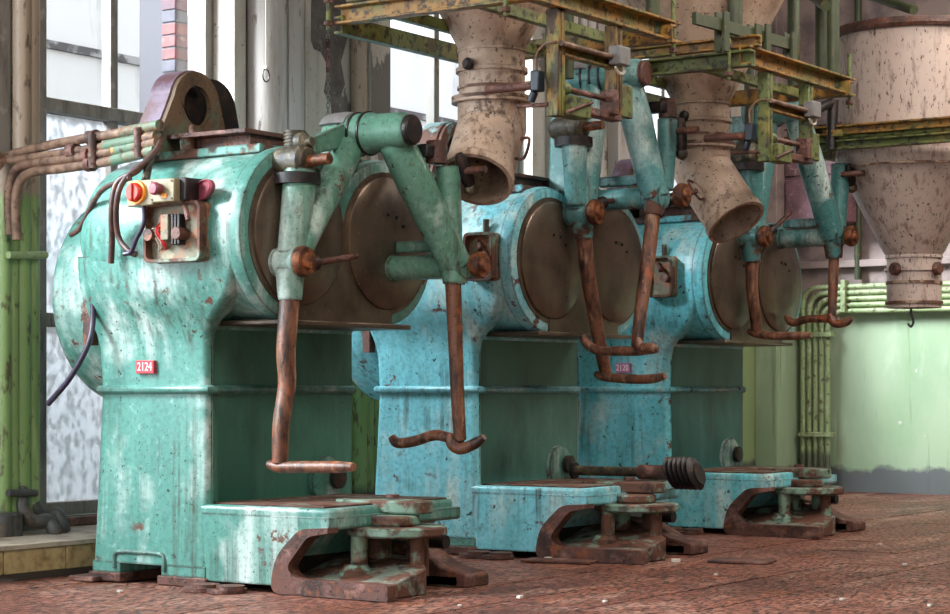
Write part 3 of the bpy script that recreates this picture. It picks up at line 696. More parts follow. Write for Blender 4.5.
head(1, dict(cap=(651, 76), capm='rust',
    L=dict(top=(590, 105), hub=(581, 213), r0=.085, r1=.075, rh=.068, bx=.075, side=((576, 205), (574, 140)), rs=.06, socket=((582, 218), (583, 238)), clamp=(576, 128),
           bar=((597, 204), (631, 197)), rod=((584, 236), (588, 275), (595, 315), (601, 350), (606, 374)), rr=.042,
           foot=((596, 374), (606, 377), (630, 379), (650, 379), (665, 376))),
    R=dict(top=(646, 110), hub=(655, 197), r0=.100, r1=.072, rh=.064, bx=.15, side=((665, 190), (668, 120)), rs=.05, socket=((655, 200), (653, 216)), clamp=(671, 108),
           lever=((680, 118), (682, 154), (678, 131)), bar=((670, 200), (697, 191)), rod=((653, 214), (648, 260), (641, 310), (637, 346)), rr=.040,
           foot=((583, 336), (588, 345), (600, 351), (620, 351), (637, 351), (657, 350)), hook=((637, 338), (640, 347), (650, 348), (658, 349)))))
head(2, dict(cap=(845, 118), capm='rust',
    L=dict(top=(777, 150), hub=(752, 237), r0=.082, r1=.07, rh=.066, bx=.075, side=((752, 230), (752, 168)), rs=.06, socket=((752, 240), (752, 262)), clamp=(750, 155),
           bar=((768, 234), (791, 212)), rod=((752, 260), (752, 290), (755, 315), (757, 332)), rr=.040,
           foot=((749, 331), (757, 334), (775, 336), (795, 336), (811, 335))),
    R=dict(top=(823, 148), hub=(833, 237), r0=.090, r1=.075, rh=.064, bx=.11, side=((838, 228), (841, 165)), rs=.055, socket=((833, 240), (834, 258)), clamp=(838, 130),
           lever=((848, 164), (852, 188), (846, 174)), rod=((834, 255), (833, 285), (832, 318)), rr=.034,
           foot=((786, 316), (793, 323), (808, 319), (832, 319), (840, 321)), hook=((829, 314), (834, 323), (844, 323), (852, 318)))))

p_ = [loc_x(2, *q_, .70) for q_ in ((833, 100), (831, 150))]
B().tube([p_[0], p_[0].lerp(p_[1], .5), p_[1]], [.036, .034, .034], 14).build('clamp_spindle', 'black_metal', m_roots[2])
p2 = loc_x(2, 814, 112, .66)
B().tube(spline([p_[0] + Vector((0, 0, -.02)), p_[0].lerp(p2, .5) + Vector((0, 0, .0)), p2], 4), .03, 12).build('spindle_elbow', 'black_metal', m_roots[2])
# the middle machine's lug is painted over
for o in m_roots[1].children_recursive:
    if o.name.split('.')[0] in ('lug_strap', 'lifting_lug'):
        o.material_slots[0].link = 'OBJECT'; o.material_slots[0].material = MATS['rusty_paint']; o.color = rgb(120, 150, 150)

# --- worm shaft lying on the second machine's base
r1 = m_roots[1]
w0, w1, w2 = loc_x(1, 576, 468, .10), loc_y(1, 640, 472, loc_x(1, 576, 468, .10).y), loc_y(1, 700, 471, loc_x(1, 576, 468, .10).y)
w0.z = w1.z = w2.z = w1.z
ws = B().tube([w0, w1], .026, 16).build('worm_shaft', 'oily_metal', r1, color=HEADC[1])
B().tube([w1, w1.lerp(w2, .6)], .040, 16).build('worm_sleeve', 'rust', ws)
B().tube([w0, w0 + Vector((-.02, 0, 0))], .045, 16).build('shaft_collar', 'black_metal', ws)
wg = B(); n = 6
for k in range(n):
    a = w1.lerp(w2, .52 + .46 * k / n); b = w1.lerp(w2, .52 + .46 * (k + .62) / n)
    a2 = a + Vector((0, 0, 0)); wg.tube([a - Vector((.015, 0, .0)), a.lerp(b, .5), b + Vector((.012, 0, 0))], [.055, .088, .055], 20)
wg.tube([w1.lerp(w2, .48), w2], .056, 20)
sh = Matrix(((1, 0, -.35, .35 * w1.z), (0, 1, 0, 0), (0, 0, 1, 0), (0, 0, 0, 1)))
for k, v in enumerate(wg.v): wg.v[k] = tuple(sh @ Vector(v))
wg.build('worm_gear', 'black_metal', ws)

# --- number plates
def plate(m, px, py, mt, s, w, h):
    c = loc_y(m, px, py, -.002)
    c.y = .0
    p = B().box(c.x - w / 2, c.x + w / 2, -.010, .012, c.z - h / 2, c.z + h / 2).build('number_plate', mt, m_roots[m], bevel=.002)
    p['label'] = 'small red plate with white digits'
    text_mesh('digits', s, h * .92, .0008, 'white_print', p, Matrix.Translation((c.x, -.0112, c.z)) @ Matrix.Rotation(PI / 2, 4, 'X') @ Matrix.Scale(.82, 4, (1, 0, 0)))
plate(0, 146, 367, 'plate_red', '2124', .105, .058)
plate(2, 623, 368, 'plate_pink', '2120', .10, .058)

# --- electrical boxes on the drums
def ebox(m, x0, x1, z0, z1, y, full):
    rt = m_roots[m]
    o = rround([(x0, z0), (x1, z0), (x1, z1), (x0, z1)], .035); i = rround([(x0 + .014, z0 + .014), (x1 - .014, z0 + .014), (x1 - .014, z1 - .014), (x0 + .014, z1 - .014)], .03)
    bx = B().prism(o, 'xz', y + .018, y + .14).build('junction_box', 'box_rust', rt, bevel=.003)
    B().ring(o, i, 'xz', y - .022, y + .022).build('box_rim', 'rusty_paint', bx, color=rgb(110, 128, 108))
    cx, cz_ = (x0 + x1) / 2, (z0 + z1) / 2
    for dx in (-.115, .045) if full else (.05,):
        t = B().lathe([(.008, .0), (.026, .0), (.026, .10), (.008, .10)], (cx + dx, y + .055, cz_ - .01), (0, -1, 0), 14).build('terminal_sleeve', 'rust', bx)
    if full:
        B().box(cx - .055, cx - .01, y - .03, y + .05, cz_ - .035, cz_ + .075).build('relay_coil', 'box_rust', bx, bevel=.004)
        tb = B()
        for k in range(3): tb.box(cx - .005 + k * .018, cx + .009 + k * .018, y - .02, y + .05, cz_ - .055, cz_ + .075)
        tb.build('contact_block', 'black_metal', bx, bevel=.003)
        for k, (mt, dx) in enumerate((('wire_red', -.075), ('wire_red', -.065), ('wire_white', -.10), ('wire_white', -.085))):
            B().tube(spline([(cx + dx, y + .02, cz_ + .06 - .02 * k), (cx + dx - .015, y - .02, cz_ + .01), (cx + dx + .02, y - .01, cz_ - .05), (cx + dx - .01 * k, y + .03, cz_ - .075)], 5), .004, 6).build('wire', mt, bx)
        B().tube(spline([(x0 + .01, y, z1 - .01), (cx + .05, y - .01, z1 - .005), (cx + .075, y - .02, z1 - .02), (cx + .105, y - .03, z1 - .085)], 5), .011, 8).build('lid_hinge', 'rust', bx)
        B().lathe([(.012, 0), (.03, 0), (.03, .012), (.012, .012)], (cx - .12, y + .04, cz_ + .055), (0, -1, 0), 14).build('cable_gland', 'steel', bx)
    else:
        B().tube([(cx - .02, y + .03, z1 - .04), (cx + .02, y - .02, z1 - .09)], .014, 8).build('lid_hinge', 'rust', bx)
        B().tube([(cx + .0, y + .06, z1 - .01), (cx + .0, y + .06, z1 + .07)], .016, 10).build('conduit_stub', 'oily_metal', bx)
    B().lathe([(.012, 0), (.012, .006), (.001, .006)], (x1 + .055, y + .09, cz_ + .04), (0, -1, 0), 10).build('plug_hole', 'black_metal', bx)
ebox(0, -.200, .120, 1.392, 1.648, -.150, True)
ebox(1, .05, .225, 1.40, 1.645, -.165, False)
ebox(2, -.06, .125, 1.40, 1.645, -.165, False)
rt = m_roots[0]
sa = B().box(-.255, -.105, -.215, -.06, 1.632, 1.742).build('switch_box', 'box_cream', rt, bevel=.006); sa['label'] = 'cream switch box with orange and red rotary knob'
B().lathe([(.02, 0), (.052, 0), (.05, .012), (.02, .014)], (-.192, -.215, 1.690), (0, -1, 0), 28).build('knob_ring', 'plastic_orange', sa)
kb = B().lathe([(.01, .01), (.042, .01), (.04, .028), (.034, .034), (.001, .034)], (-.194, -.215, 1.690), (0, -1, 0), 24).build('rotary_knob', 'plastic_red', sa)
B().box(-.201, -.187, -.258, -.245, 1.655, 1.725).build('knob_grip', 'plastic_red', kb, bevel=.003)
sb = B().box(-.100, .035, -.235, -.06, 1.640, 1.738).build('button_box', 'box_cream', rt, bevel=.005); sb['label'] = 'cream push button box with red button'
B().box(.0, .07, -.200, -.06, 1.645, 1.742).build('box_back', 'black_metal', sb, bevel=.006)
pb_ = B().lathe([(.018, 0), (.024, .002), (.024, .02), (.028, .022), (.028, .034), (.02, .042), (.001, .043)], (-.048, -.235, 1.695), (0, -1, 0), 20).build('push_button', 'plastic_maroon', sb)
B().box(-.036, -.006, -.238, -.233, 1.655, 1.675).build('button_tag', 'plastic_orange', sb)
for xx in (-.09, .022):
    for z_ in (1.652, 1.726): B().lathe([(.005, 0), (.005, .003), (.001, .003)], (xx, -.235, z_), (0, -1, 0), 8).build('screw', 'black_metal', sb)
B().loft([[(.10 + .075 * math.cos(a) * s_, -.135 - .02 * math.cos(a) + dy, 1.692 + .042 * math.sin(a) * s_ + .012 * math.cos(a)) for a in (2 * PI * k / 24 for k in range(24))] for s_, dy in ((.75, .04), (1, .02), (1, .0), (.85, -.006), (.80, .004))]).build('oval_lid', 'plastic_maroon', rt)

# ------------------------------------------------------------------ cables from the conduits to the first machine
def cable(pts, r, m, label, y=-.24):
    P = [at(px, py, Y=YM[0] + yy) for px, py, yy in pts]
    return tag(B().tube(spline(P, 6), r, 10).build('cable', m), label, 'cable', 'cables hanging over the first machine')
cable([(160, 124, .10), (161, 140, -.02), (150, 158, -.12), (126, 178, -.20), (117, 200, -.22), (118, 235, -.17), (130, 252, -.17), (137, 254, -.16)], .013, 'cable', 'brown cable curling down left of the cream switch box')
cable([(155, 134, .10), (152, 152, -.04), (138, 170, -.16), (118, 182, -.20), (112, 205, -.21), (112, 240, -.16), (111, 263, -.14)], .014, 'cable', 'thick brown cable hanging straight down beside the cream switch box')
cable([(158, 146, .04), (150, 160, -.10), (146, 178, -.12), (144, 186, -.14)], .018, 'oily_metal', 'short ribbed conduit dropping behind the cream switch box')
cable([(130, 178, -.20), (105, 188, -.14), (92, 205, -.10), (80, 228, -.08), (71, 235, -.06)], .012, 'cable', 'dark cable trailing left across the drum towards the belt guard')
cable([(143, 205, -.20), (144, 222, -.20), (136, 240, -.19), (131, 252, -.18), (124, 254, -.18)], .010, 'cable_purple', 'frayed purple wires dangling below the rotary switch')
cable([(92, 284, -.05), (93, 318, -.06), (88, 345, -.10), (70, 378, -.12), (48, 404, -.12)], .013, 'cable_purple', 'cut purple black cable hanging past the belt guard')

# ------------------------------------------------------------------ hopper frames
def channel(p0, p1, w, h, t=.012, face=1):
    p0, p1 = Vector(p0), Vector(p1); d = (p1 - p0); ln = d.length; d.normalize()
    if abs(d.z) > .9: side = Vector((1, 0, 0)); up = Vector((0, 1, 0))
    else: up = Vector((0, 0, 1)); side = d.cross(up) * face
    prof = [(-w / 2, -h / 2), (w / 2, -h / 2), (w / 2, -h / 2 + t), (-w / 2 + t, -h / 2 + t), (-w / 2 + t, h / 2 - t), (w / 2, h / 2 - t), (w / 2, h / 2), (-w / 2, h / 2)]
    return B().loft([[p + side * a + up * b for a, b in prof] for p in (p0, p1)])
FX0, FX1, FY0, FY1, FZ = -5.53, -4.54, 7.10, 8.34, 2.53
fo = Vector((FX1, FY0, FZ))
fr = thing('hopper_frame', '', '', fo)
def fpart(mb, name, m, parent=None, bevel=.002):
    for k, v in enumerate(mb.v): mb.v[k] = (v[0] - fo.x, v[1] - fo.y, v[2] - fo.z)
    return mb.build(name, m, parent or fr, bevel=bevel)
fpart(channel((FX0 - .0, FY0, FZ), (FX1 + .05, FY0, FZ), .06, .085, face=1), 'beam', 'beam_yellow')
fpart(channel((FX0 - .06, FY1, FZ), (FX1 + .05, FY1, FZ), .06, .085, face=-1), 'beam', 'beam_yellow')
fpart(channel((FX1, FY0, FZ + .02), (FX1, FY1 + .1, FZ + .02), .06, .10, face=1), 'beam', 'beam_yellow')
fpart(channel((FX0, FY0, FZ - .04), (FX0, FY1 + .1, FZ - .04), .05, .08, face=-1), 'beam', 'beam_green')
fpart(channel((FX0 + .28, FY0 + .02, FZ - .01), (FX0 + .28, FY1, FZ - .01), .04, .05, face=-1), 'beam', 'beam_green')
fpart(channel((FX1 - .26, FY0 + .02, FZ - .01), (FX1 - .26, FY1, FZ - .01), .04, .05, face=-1), 'beam', 'beam_green')
fpart(channel((FX0 - .0, FY0 + .08, FZ + .10), (FX1 + .05, FY0 + .08, FZ + .10), .05, .06, face=1), 'beam', 'beam_yellow')
for x, y, z0, z1 in ((FX0 - .02, FY0 - .045, FZ - .07, FZ + .3), (FX1 - .06, FY0 - .05, FZ - .11, FZ + .1), (FX1 + .01, FY1 + .06, FZ - .10, FZ + .2)):
    b_ = fpart(B().tube([(x, y, z0), (x, y, z1)], .012, 8), 'tie_bolt', 'beam_green')
    fpart(B().lathe([(.008, 0), (.024, 0), (.024, .022), (.008, .022)], (x, y, z0 + .02), (0, 0, 1), 6), 'nut', 'rust', b_)
    fpart(B().lathe([(.008, 0), (.024, 0), (.024, .022), (.008, .022)], (x, y, FZ + .05), (0, 0, 1), 6), 'nut', 'rust', b_)
fpart(B().tube([(FX1 - .04, FY1 - .05, FZ), (FX1 - .04, FY1 - .05, ZC)], .035, 14), 'hanger_pipe', 'pipe_olive')
fpart(B().tube([(FX0 + .02, FY1 - .02, FZ), (FX0 + .02, FY1 - .02, ZC)], .035, 14), 'hanger_pipe', 'pipe_olive')
dp = at(568, 75, X=-5.3)
fpart(B().tube([(dp.x, dp.y, dp.z - .02), (dp.x, dp.y, ZC)], .03, 14), 'drop_pipe', 'pipe_olive')
PX = -4.556
ya, yb, zb = 7.38, 7.88, 2.035
for y in (ya, yb):
    for dy, mm in ((-.018, 1), (.018, -1)):
        fpart(B().box(PX - .03, PX + .03, y + dy - .013, y + dy + .013, zb if y == ya else zb + .06, FZ - .03), 'hanger_post', 'post_paint', bevel=.003)
hb = fpart(channel((PX + .01, ya - .01, 2.325), (PX + .01, yb + .02, 2.325), .04, .05, face=1), 'cross_rail', 'beam_yellow')
fpart(B().tube([(PX + .045, ya - .03, 2.345), (PX + .045, yb, 2.345)], .013, 8), 'conduit', 'pipe_rust', hb)
fpart(B().tube([(PX, ya - .02, 2.165), (PX, yb + .05, 2.165)], .014, 10), 'rod', 'rust')
fpart(B().tube([(PX, ya + .03, 2.165), (PX, ya + .09, 2.165)], .028, 12), 'rod_collar', 'beam_green')
fpart(B().box(PX - .03, PX + .03, ya + .03, yb + .03, 2.07, 2.105), 'lower_rail', 'rust', bevel=.004)
bx = fpart(B().box(PX - .02, PX + .06, ya + .035, ya + .20, 2.04, 2.13), 'bracket_plate', 'beam_green', bevel=.004)
fpart(B().tube([(PX + .065, ya - .01, 2.05), (PX + .065, ya + .20, 2.115)], .008, 8), 'brace', 'rust', bx)
fpart(B().box(PX - .03, PX + .0, yb + .06, yb + .18, 2.10, 2.25), 'end_plate', 'beam_green', bevel=.006)
fpart(B().box(PX - .02, PX + .05, yb - .09, yb - .035, 2.09, 2.20), 'latch_block', 'rust', bevel=.004)
gb = fpart(B().box(PX + .03, PX + .09, yb - .10, yb + .0, 2.31, 2.395), 'grey_switch_box', 'grey_box', bevel=.006)
fpart(B().tube(spline([(PX + .06, yb - .09, 2.30), (PX + .06, yb - .05, 2.275), (PX + .06, yb - .01, 2.285), (PX + .06, yb - .01, 2.315)], 5), .007, 8), 'lead', 'wire_white', gb)
nb = fpart(B().box(PX - .08, PX - .035, ya - .085, ya - .03, 2.14, 2.23), 'limit_switch', 'navy_plastic', bevel=.006)
fpart(B().tube(spline([(PX - .06, ya - .06, 2.23), (PX - .06, ya - .06, 2.30), (PX - .02, ya - .05, 2.345), (PX + .03, ya - .04, 2.35)], 5), .006, 8), 'lead', 'pipe_rust', nb)
fpart(B().tube([(PX - .07, ya - .06, 2.14), (PX - .09, ya - .06, 2.10)], .018, 10), 'cable_boot', 'navy_plastic', nb)
fpart(B().tube([(PX - .32, ya - .06, 2.17), (PX - .08, ya - .06, 2.17)], .02, 10), 'pivot_rod', 'rust')
fpart(B().tube([(PX - .18, ya - .03, 2.09), (PX - .02, ya - .03, 2.085)], .01, 8), 'pivot_rod', 'rust')
fr2 = copy_tree(fr); fr2.location = (fo.x, fo.y + 2.07, fo.z)
tag(fr, 'yellow steel frame carrying the nearest hopper chute, grey box on its hanging posts', 'frame', 'hopper frames')
tag(fr2, 'green yellow steel frame carrying the middle hopper chute, weigh beam on top', 'frame', 'hopper frames')
for o in fr2.children:
    n_ = o.name.split('.')[0]
    if n_ in ('beam', 'hanger_post') and o.data.materials[0] == MATS['post_paint']:
        o.material_slots[0].link = 'OBJECT'; o.material_slots[0].material = MATS['beam_green']
beams2 = [o for o in fr2.children if o.name.split('.')[0] == 'beam']
for o in (beams2[0], beams2[3]):
    o.material_slots[0].link = 'OBJECT'; o.material_slots[0].material = MATS['beam_green']
# weigh beam above the second frame
fo2 = Vector(fr2.location)
def f2(mb, name, m, parent=None, bevel=.002):
    for k, v in enumerate(mb.v): mb.v[k] = (v[0] - fo2.x, v[1] - fo2.y, v[2] - fo2.z)
    return mb.build(name, m, parent or fr2, bevel=bevel)
wa, wb = at(694, 18, X=-4.60), at(795, 46, X=-4.60)
wbm = f2(B().loft([[p + Vector((a, 0, b)) for a, b in ((-.012, -.03), (.012, -.03), (.012, .03), (-.012, .03))] for p in (wa, wb)]), 'weigh_beam', 'pipe_olive')
for px, py in ((722, 28), (754, 40), (764, 40), (790, 48)):
    c = at(px, py, X=-4.60)
    f2(B().box(c.x - .03, c.x - .014, c.y - .028, c.y + .028, c.z - .12, c.z + .08), 'beam_stand', 'pipe_olive', wbm)
    f2(B().box(c.x + .014, c.x + .03, c.y - .028, c.y + .028, c.z - .12, c.z + .08), 'beam_stand', 'pipe_olive', wbm)
for px in (735, 822):
    c = at(px, 20, X=-4.72)
    f2(B().tube([(c.x, c.y, 2.55), (c.x, c.y, ZC)], .04, 14), 'hanger_pipe', 'pipe_olive')

# ------------------------------------------------------------------ hoppers with swivel chutes
def hopper(loc, az, tilt, length, label):
    h = thing('flour_hopper', label, 'hopper', loc, 'hoppers over the machines')
    prof = [(.150, 2.40), (.156, 2.42), (.45, 2.975), (.78, 3.45), (.80, 3.5), (.80, 4.55), (.77, 4.55), (.77, 3.5), (.43, 2.98), (.145, 2.43)]
    B().lathe(prof, (0, 0, 0), (0, 0, 1), 48, closed=True).build('hopper_cone', 'hopper_paint', h)
    nk = B().lathe([(.152, 2.19), (.154, 2.415), (.145, 2.415), (.143, 2.19)], (0, 0, 0), (0, 0, 1), 40, closed=True).build('chute_neck', 'hopper_paint', h)
    for z, r_, hh, m in ((2.405, .160, .012, 'hopper_paint'), (2.315, .166, .02, 'hopper_paint'), (2.235, .160, .012, 'hopper_band')):
        B().lathe([(.15, -hh / 2), (r_, -hh / 2), (r_, hh / 2), (.15, hh / 2)], (0, 0, z), (0, 0, 1), 40, closed=True).build('neck_band', m, nk)
    for z, m in ((2.188, 'hopper_band'), (2.172, 'hopper_paint')):
        B().lathe([(.14, -.007), (.186, -.007), (.186, .007), (.14, .007)], (0, 0, z), (0, 0, 1), 40, closed=True).build('flange', m, h)
    bl = B().lathe([(.001, 0), (.018, 0), (.028, .01), (.028, .03), (.018, .04), (.001, .04)], (0, 0, 0), (0, 0, 1), 12)
    M_ = Matrix.Translation(Vector((CA * -.158 * .6 + SA * .13, -CA * .13 - SA * .158 * .6, 2.325))) @ Vector((0, 0, 1)).rotation_difference(Vector((-.2, -.95, .1))).to_matrix().to_4x4()
    for k, v in enumerate(bl.v): bl.v[k] = tuple(M_ @ Vector(v))
    bl.build('neck_bolt', 'black_metal', nk)
    # swivel elbow
    dv = Vector((math.cos(az) * math.sin(tilt), math.sin(az) * math.sin(tilt), -math.cos(tilt)))
    side = Vector((0, 0, -1)).cross(dv).normalized(); rad = .158
    def ringp(c, nrm, r_):
        a_ = side; b_ = nrm.cross(a_).normalized()
        return [c + a_ * math.cos(t) * r_ + b_ * math.sin(t) * r_ for t in (2 * PI * k / 40 for k in range(40))]
    bend = Vector((0, 0, 2.06)); end = bend + dv * length
    down = Vector((0, 0, -1)); half = (down + dv).normalized()
    outer = [ringp(Vector((0, 0, 2.168)), down, rad), ringp(Vector((0, 0, 2.10)), down, rad), ringp(bend, half, rad * 1.01), ringp(bend + dv * .05, dv, rad), ringp(end, dv, rad * .99)]
    inner = [ringp(end, dv, rad * .94), ringp(bend + dv * .05, dv, rad * .95), ringp(bend, half, rad * .96), ringp(Vector((0, 0, 2.168)), down, rad * .95)]
    el = B().loft(outer + inner, closed=True).build('swivel_chute', 'hopper_paint', h)
    B().loft([ringp(end - dv * .035, dv, rad * .99), ringp(end - dv * .035, dv, rad * 1.06), ringp(end + dv * .006, dv, rad * 1.06), ringp(end + dv * .006, dv, rad * .93)], closed=True).build('outlet_rim', 'hopper_paint', el)
    hd = bend + dv * length * .45 + Vector((0, 0, 0)); up = side * (-1 if az < -.5 else 1)
    B().tube(spline([hd + up * .155 - dv * .06, hd + up * .20 - dv * .06, hd + up * .20 + dv * .06, hd + up * .155 + dv * .06], 4), .007, 8).build('grab_handle', 'rust', el)
    return h
hopper((-5.08, 7.67, 0), math.radians(-76), math.radians(38), .33, 'beige rust-specked hopper with swivel chute, nearest, bent down towards the left')
hopper((-5.08, 9.74, 0), math.radians(-12), math.radians(38), .39, 'beige hopper with swivel chute bent down to the right, between the yellow frames')
# big tank hopper on the right
tc = at(914, 200, X=-4.75); tk = 2000.0
dt_ = -SA * tc.x + CA * tc.y
def tz(py): return EYE + (HY - py) / FPX * dt_
def trd(w): return w / FPX * dt_
tank = thing('tank_hopper', 'large round pale tank hopper with cone bottom at the right edge', 'hopper', (tc.x, tc.y, 0), 'hoppers over the machines')
tb_ = B().lathe([(trd(77), tz(155)), (trd(77), tz(38)), (trd(74), tz(38)), (trd(74), tz(155))], (0, 0, 0), (0, 0, 1), 64, closed=True).build('tank_wall', 'tank_paint', tank)
sm = B().box(trd(77) - .008, trd(77) + .006, -.012, .012, tz(155), tz(38))
for k, v in enumerate(sm.v): sm.v[k] = tuple(Matrix.Rotation(math.radians(-172), 4, 'Z') @ Vector(v))
sm.build('seam', 'hopper_band', tb_)
B().lathe([(.01, tz(39)), (trd(81), tz(39)), (trd(82.5), tz(36)), (trd(81), tz(30)), (trd(60), tz(27)), (.01, tz(25))], (0, 0, 0), (0, 0, 1), 64).build('tank_lid', 'rust', tank)
B().lathe([(trd(77), tz(155)), (trd(77.6), tz(158)), (trd(77), tz(162)), (trd(30), tz(252)), (trd(27), tz(256)), (trd(25), tz(254)), (trd(70), tz(166)), (trd(74), tz(156))], (0, 0, 0), (0, 0, 1), 64, closed=True).build('tank_cone', 'tank_paint', tank)
B().lathe([(trd(76), tz(171)), (trd(78), tz(171)), (trd(78), tz(169)), (trd(76), tz(169))], (0, 0, 0), (0, 0, 1), 64, closed=True).build('cone_seam', 'hopper_band', tank)
nk = B().lathe([(trd(27), tz(256)), (trd(27), tz(308)), (trd(25), tz(308)), (trd(25), tz(256))], (0, 0, 0), (0, 0, 1), 40, closed=True).build('outlet_neck', 'tank_paint', tank)
for py, rr_, m in ((257, 28.5, 'tank_paint'), (270, 29.5, 'tank_paint'), (283, 28, 'hopper_band'), (303, 28.5, 'hopper_band')):
    B().lathe([(trd(26), tz(py + 1.5)), (trd(rr_), tz(py + 1.5)), (trd(rr_), tz(py - 1.5)), (trd(26), tz(py - 1.5))], (0, 0, 0), (0, 0, 1), 40, closed=True).build('neck_band', m, nk)
for a in (-1.85, -.35):
    dv = Vector((math.cos(a), math.sin(a), 0))
    B().lathe([(.001, 0), (.03, 0), (.042, .012), (.042, .03), (.03, .045), (.001, .045)], dv * (trd(27)) + Vector((0, 0, tz(270))), dv, 14).build('clamp_knob', 'rust', nk)
B().tube(spline([(-SA * .0 + .02, -.1, tz(309)), (.02, -.1, tz(314)), (.035, -.1, tz(322)), (.02, -.1, tz(327)), (.0, -.1, tz(324))], 5), .008, 8).build('hook', 'black_metal', nk)
# rails carrying the tank
tf = thing('hopper_frame', 'green yellow double rail frame around the big tank hopper', 'frame', (tc.x, tc.y - trd(85), 0), 'hopper frames')
def tzr(py): return at(900, py, Y=tc.y - trd(85)).z
yy = -.02
for z0, z1, m, dx in ((tzr(131), tzr(121), 'beam_yellow', 0), (tzr(146), tzr(136), 'beam_green', .02)):
    zz_ = (z0 + z1) / 2
    channel((-.62, yy, zz_), (1.4, yy, zz_), .05, z1 - z0, face=1).build('rail', m, tf, bevel=.002)
B().tube([(-.62, yy + .02, tzr(133)), (1.4, yy + .02, tzr(133))], .018, 10).build('rail_pipe', 'beam_green', tf)
for x in (-.28, .55):
    B().box(x - .05, x + .05, yy - .045, yy + .03, tzr(133), tzr(126)).build('rail_clamp', 'beam_yellow', tf, bevel=.004)
for x in (-.58,):
    channel((x, yy, tzr(134)), (x, yy + 2 * trd(85), tzr(134)), .05, .12, face=-1).build('side_rail', 'beam_green', tf, bevel=.002)
    B().tube([(x, yy + .03, tzr(140)), (x, yy + .03, ZC)], .04, 14).build('hanger_pipe', 'pipe_olive', tf)

# ------------------------------------------------------------------ pipes
def pipe(pts, r, m, label, group, seg=14, n=6, sp=True):
    return tag(B().tube(spline(pts, n) if sp else pts, r, seg).build('pipe', m), label, 'pipe', group)
# left bundle: verticals
lab = ['outermost vertical green pipe at the left picture edge', 'second thin vertical green pipe from the left picture edge', 'thick vertical green pipe third from the left picture edge', 'vertical green pipe nearest the frosted window on the left']
for i, (px, r_) in enumerate(((4, .036), (13, .030), (22, .045), (32, .038))):
    p = at(px, 400, X=-7.18)
    pipe([(-7.18, p.y, .22), (-7.18, p.y, ZC if i > 1 else 1.95)], r_, 'pipe_green', lab[i], 'vertical pipes left of the window', sp=False)
for py, px0, px1 in ((255, 8, 46), (493, 8, 36)):
    a, b = at(px0, py, X=-7.12), at(px1, py, X=-7.12)
    cl = tag(B().tube([a, b], .018, 10).build('pipe_clip', 'pipe_pale' if py < 400 else 'pipe_dark'), 'pale stub clip crossing the left green pipes at mid height' if py < 400 else 'dark stub clip crossing the left green pipes near the ledge', 'clip')
# dark elbows at their feet
for i, pts in enumerate((((22, 488), (23, 508), (32, 521), (48, 521), (54, 530), (55, 539)), ((32, 488), (34, 506), (44, 516), (56, 514), (62, 524), (64, 536)))):
    P = [at(px, py, X=-7.17 + .03 * min(k, 4) - .03 * i) for k, (px, py) in enumerate(pts)]; P[-1].z = .165
    pipe(P, .034, 'pipe_dark', ['dark elbow pipe curling onto the tiled ledge', 'dark elbow pipe behind the first, nearest the window sill'][i], 'dark elbows on the ledge')
for px in (3, 12):
    p = at(px, 520, X=-7.13)
    tag(B().lathe([(.045, .14), (.052, .15), (.05, .26), (.03, .27)], (p.x, p.y, 0), (0, 0, 1), 16).build('pipe', 'pipe_dark'), 'dark pipe socket on the ledge, %s of two' % ('left' if px == 3 else 'right'), 'pipe')
# horizontal conduits to the first machine
Z_ = [((-4, 168), (12, 155), (60, 143), (120, 133), (160, 125)), ((-4, 152), (8, 160), (40, 156), (100, 147), (157, 136)),
      ((10, 235), (9, 190), (20, 167), (60, 160), (110, 152), (158, 142)), ((17, 240), (16, 195), (28, 174), (66, 168), (110, 161), (156, 150))]
nm = ['topmost', 'second', 'third', 'lowest']
for i, pts in enumerate(Z_):
    P = []
    for px, py in pts:
        f = max(0, min(1, (px - 10) / 150)); P.append(at(px, py, X=-7.10 + f * 1.12))
    n_ = len(P); mid = at(95, pts[-2][1] + (pts[-1][1] - pts[-2][1]) * .1, X=-6.6)
    pp = pipe(P, .022 if i != 1 else .019, 'pipe_rust', nm[i] + ' of four rusty conduits running from the left wall to the machine', 'conduits to the first machine')
    q0 = P[-2].lerp(P[-1], .1 if pts[-2][0] > 90 else .4); q1 = P[-1]
    B().tube([q0, q1], .025, 14).build('teal_length', 'pipe_teal', pp)
    B().tube([P[-3].lerp(P[-2], .5), P[-3].lerp(P[-2], .62)], .034, 14).build('coupling', 'rust', pp)
for px in (92, 138):
    xx = -7.10 + (px - 10) / 150 * 1.12 + .035
    a = at(px, 134 - (px - 92) * .14, X=xx); b = at(px + 1, 168 - (px - 92) * .22, X=xx)
    tag(B().tube([a, b], .020, 10).build('pipe_clamp', 'rust'), 'rusty clamp strap across the four conduits, %s' % ('left one' if px == 92 else 'right one by the lug'), 'clamp')
# pipes on the pillar seen between first and second machine
for i, (px, r_) in enumerate(((359, .05), (368, .035), (375, .035))):
    p = at(px, 430, X=-7.24)
    pipe([(-7.24, p.y, .15), (-7.24, p.y, ZC if i == 0 else 1.75)], r_, 'pipe_green', 'vertical green pipe on the pillar behind the first machine, %s' % ['left', 'middle', 'right'][i], 'pipes behind the first machine', sp=False)
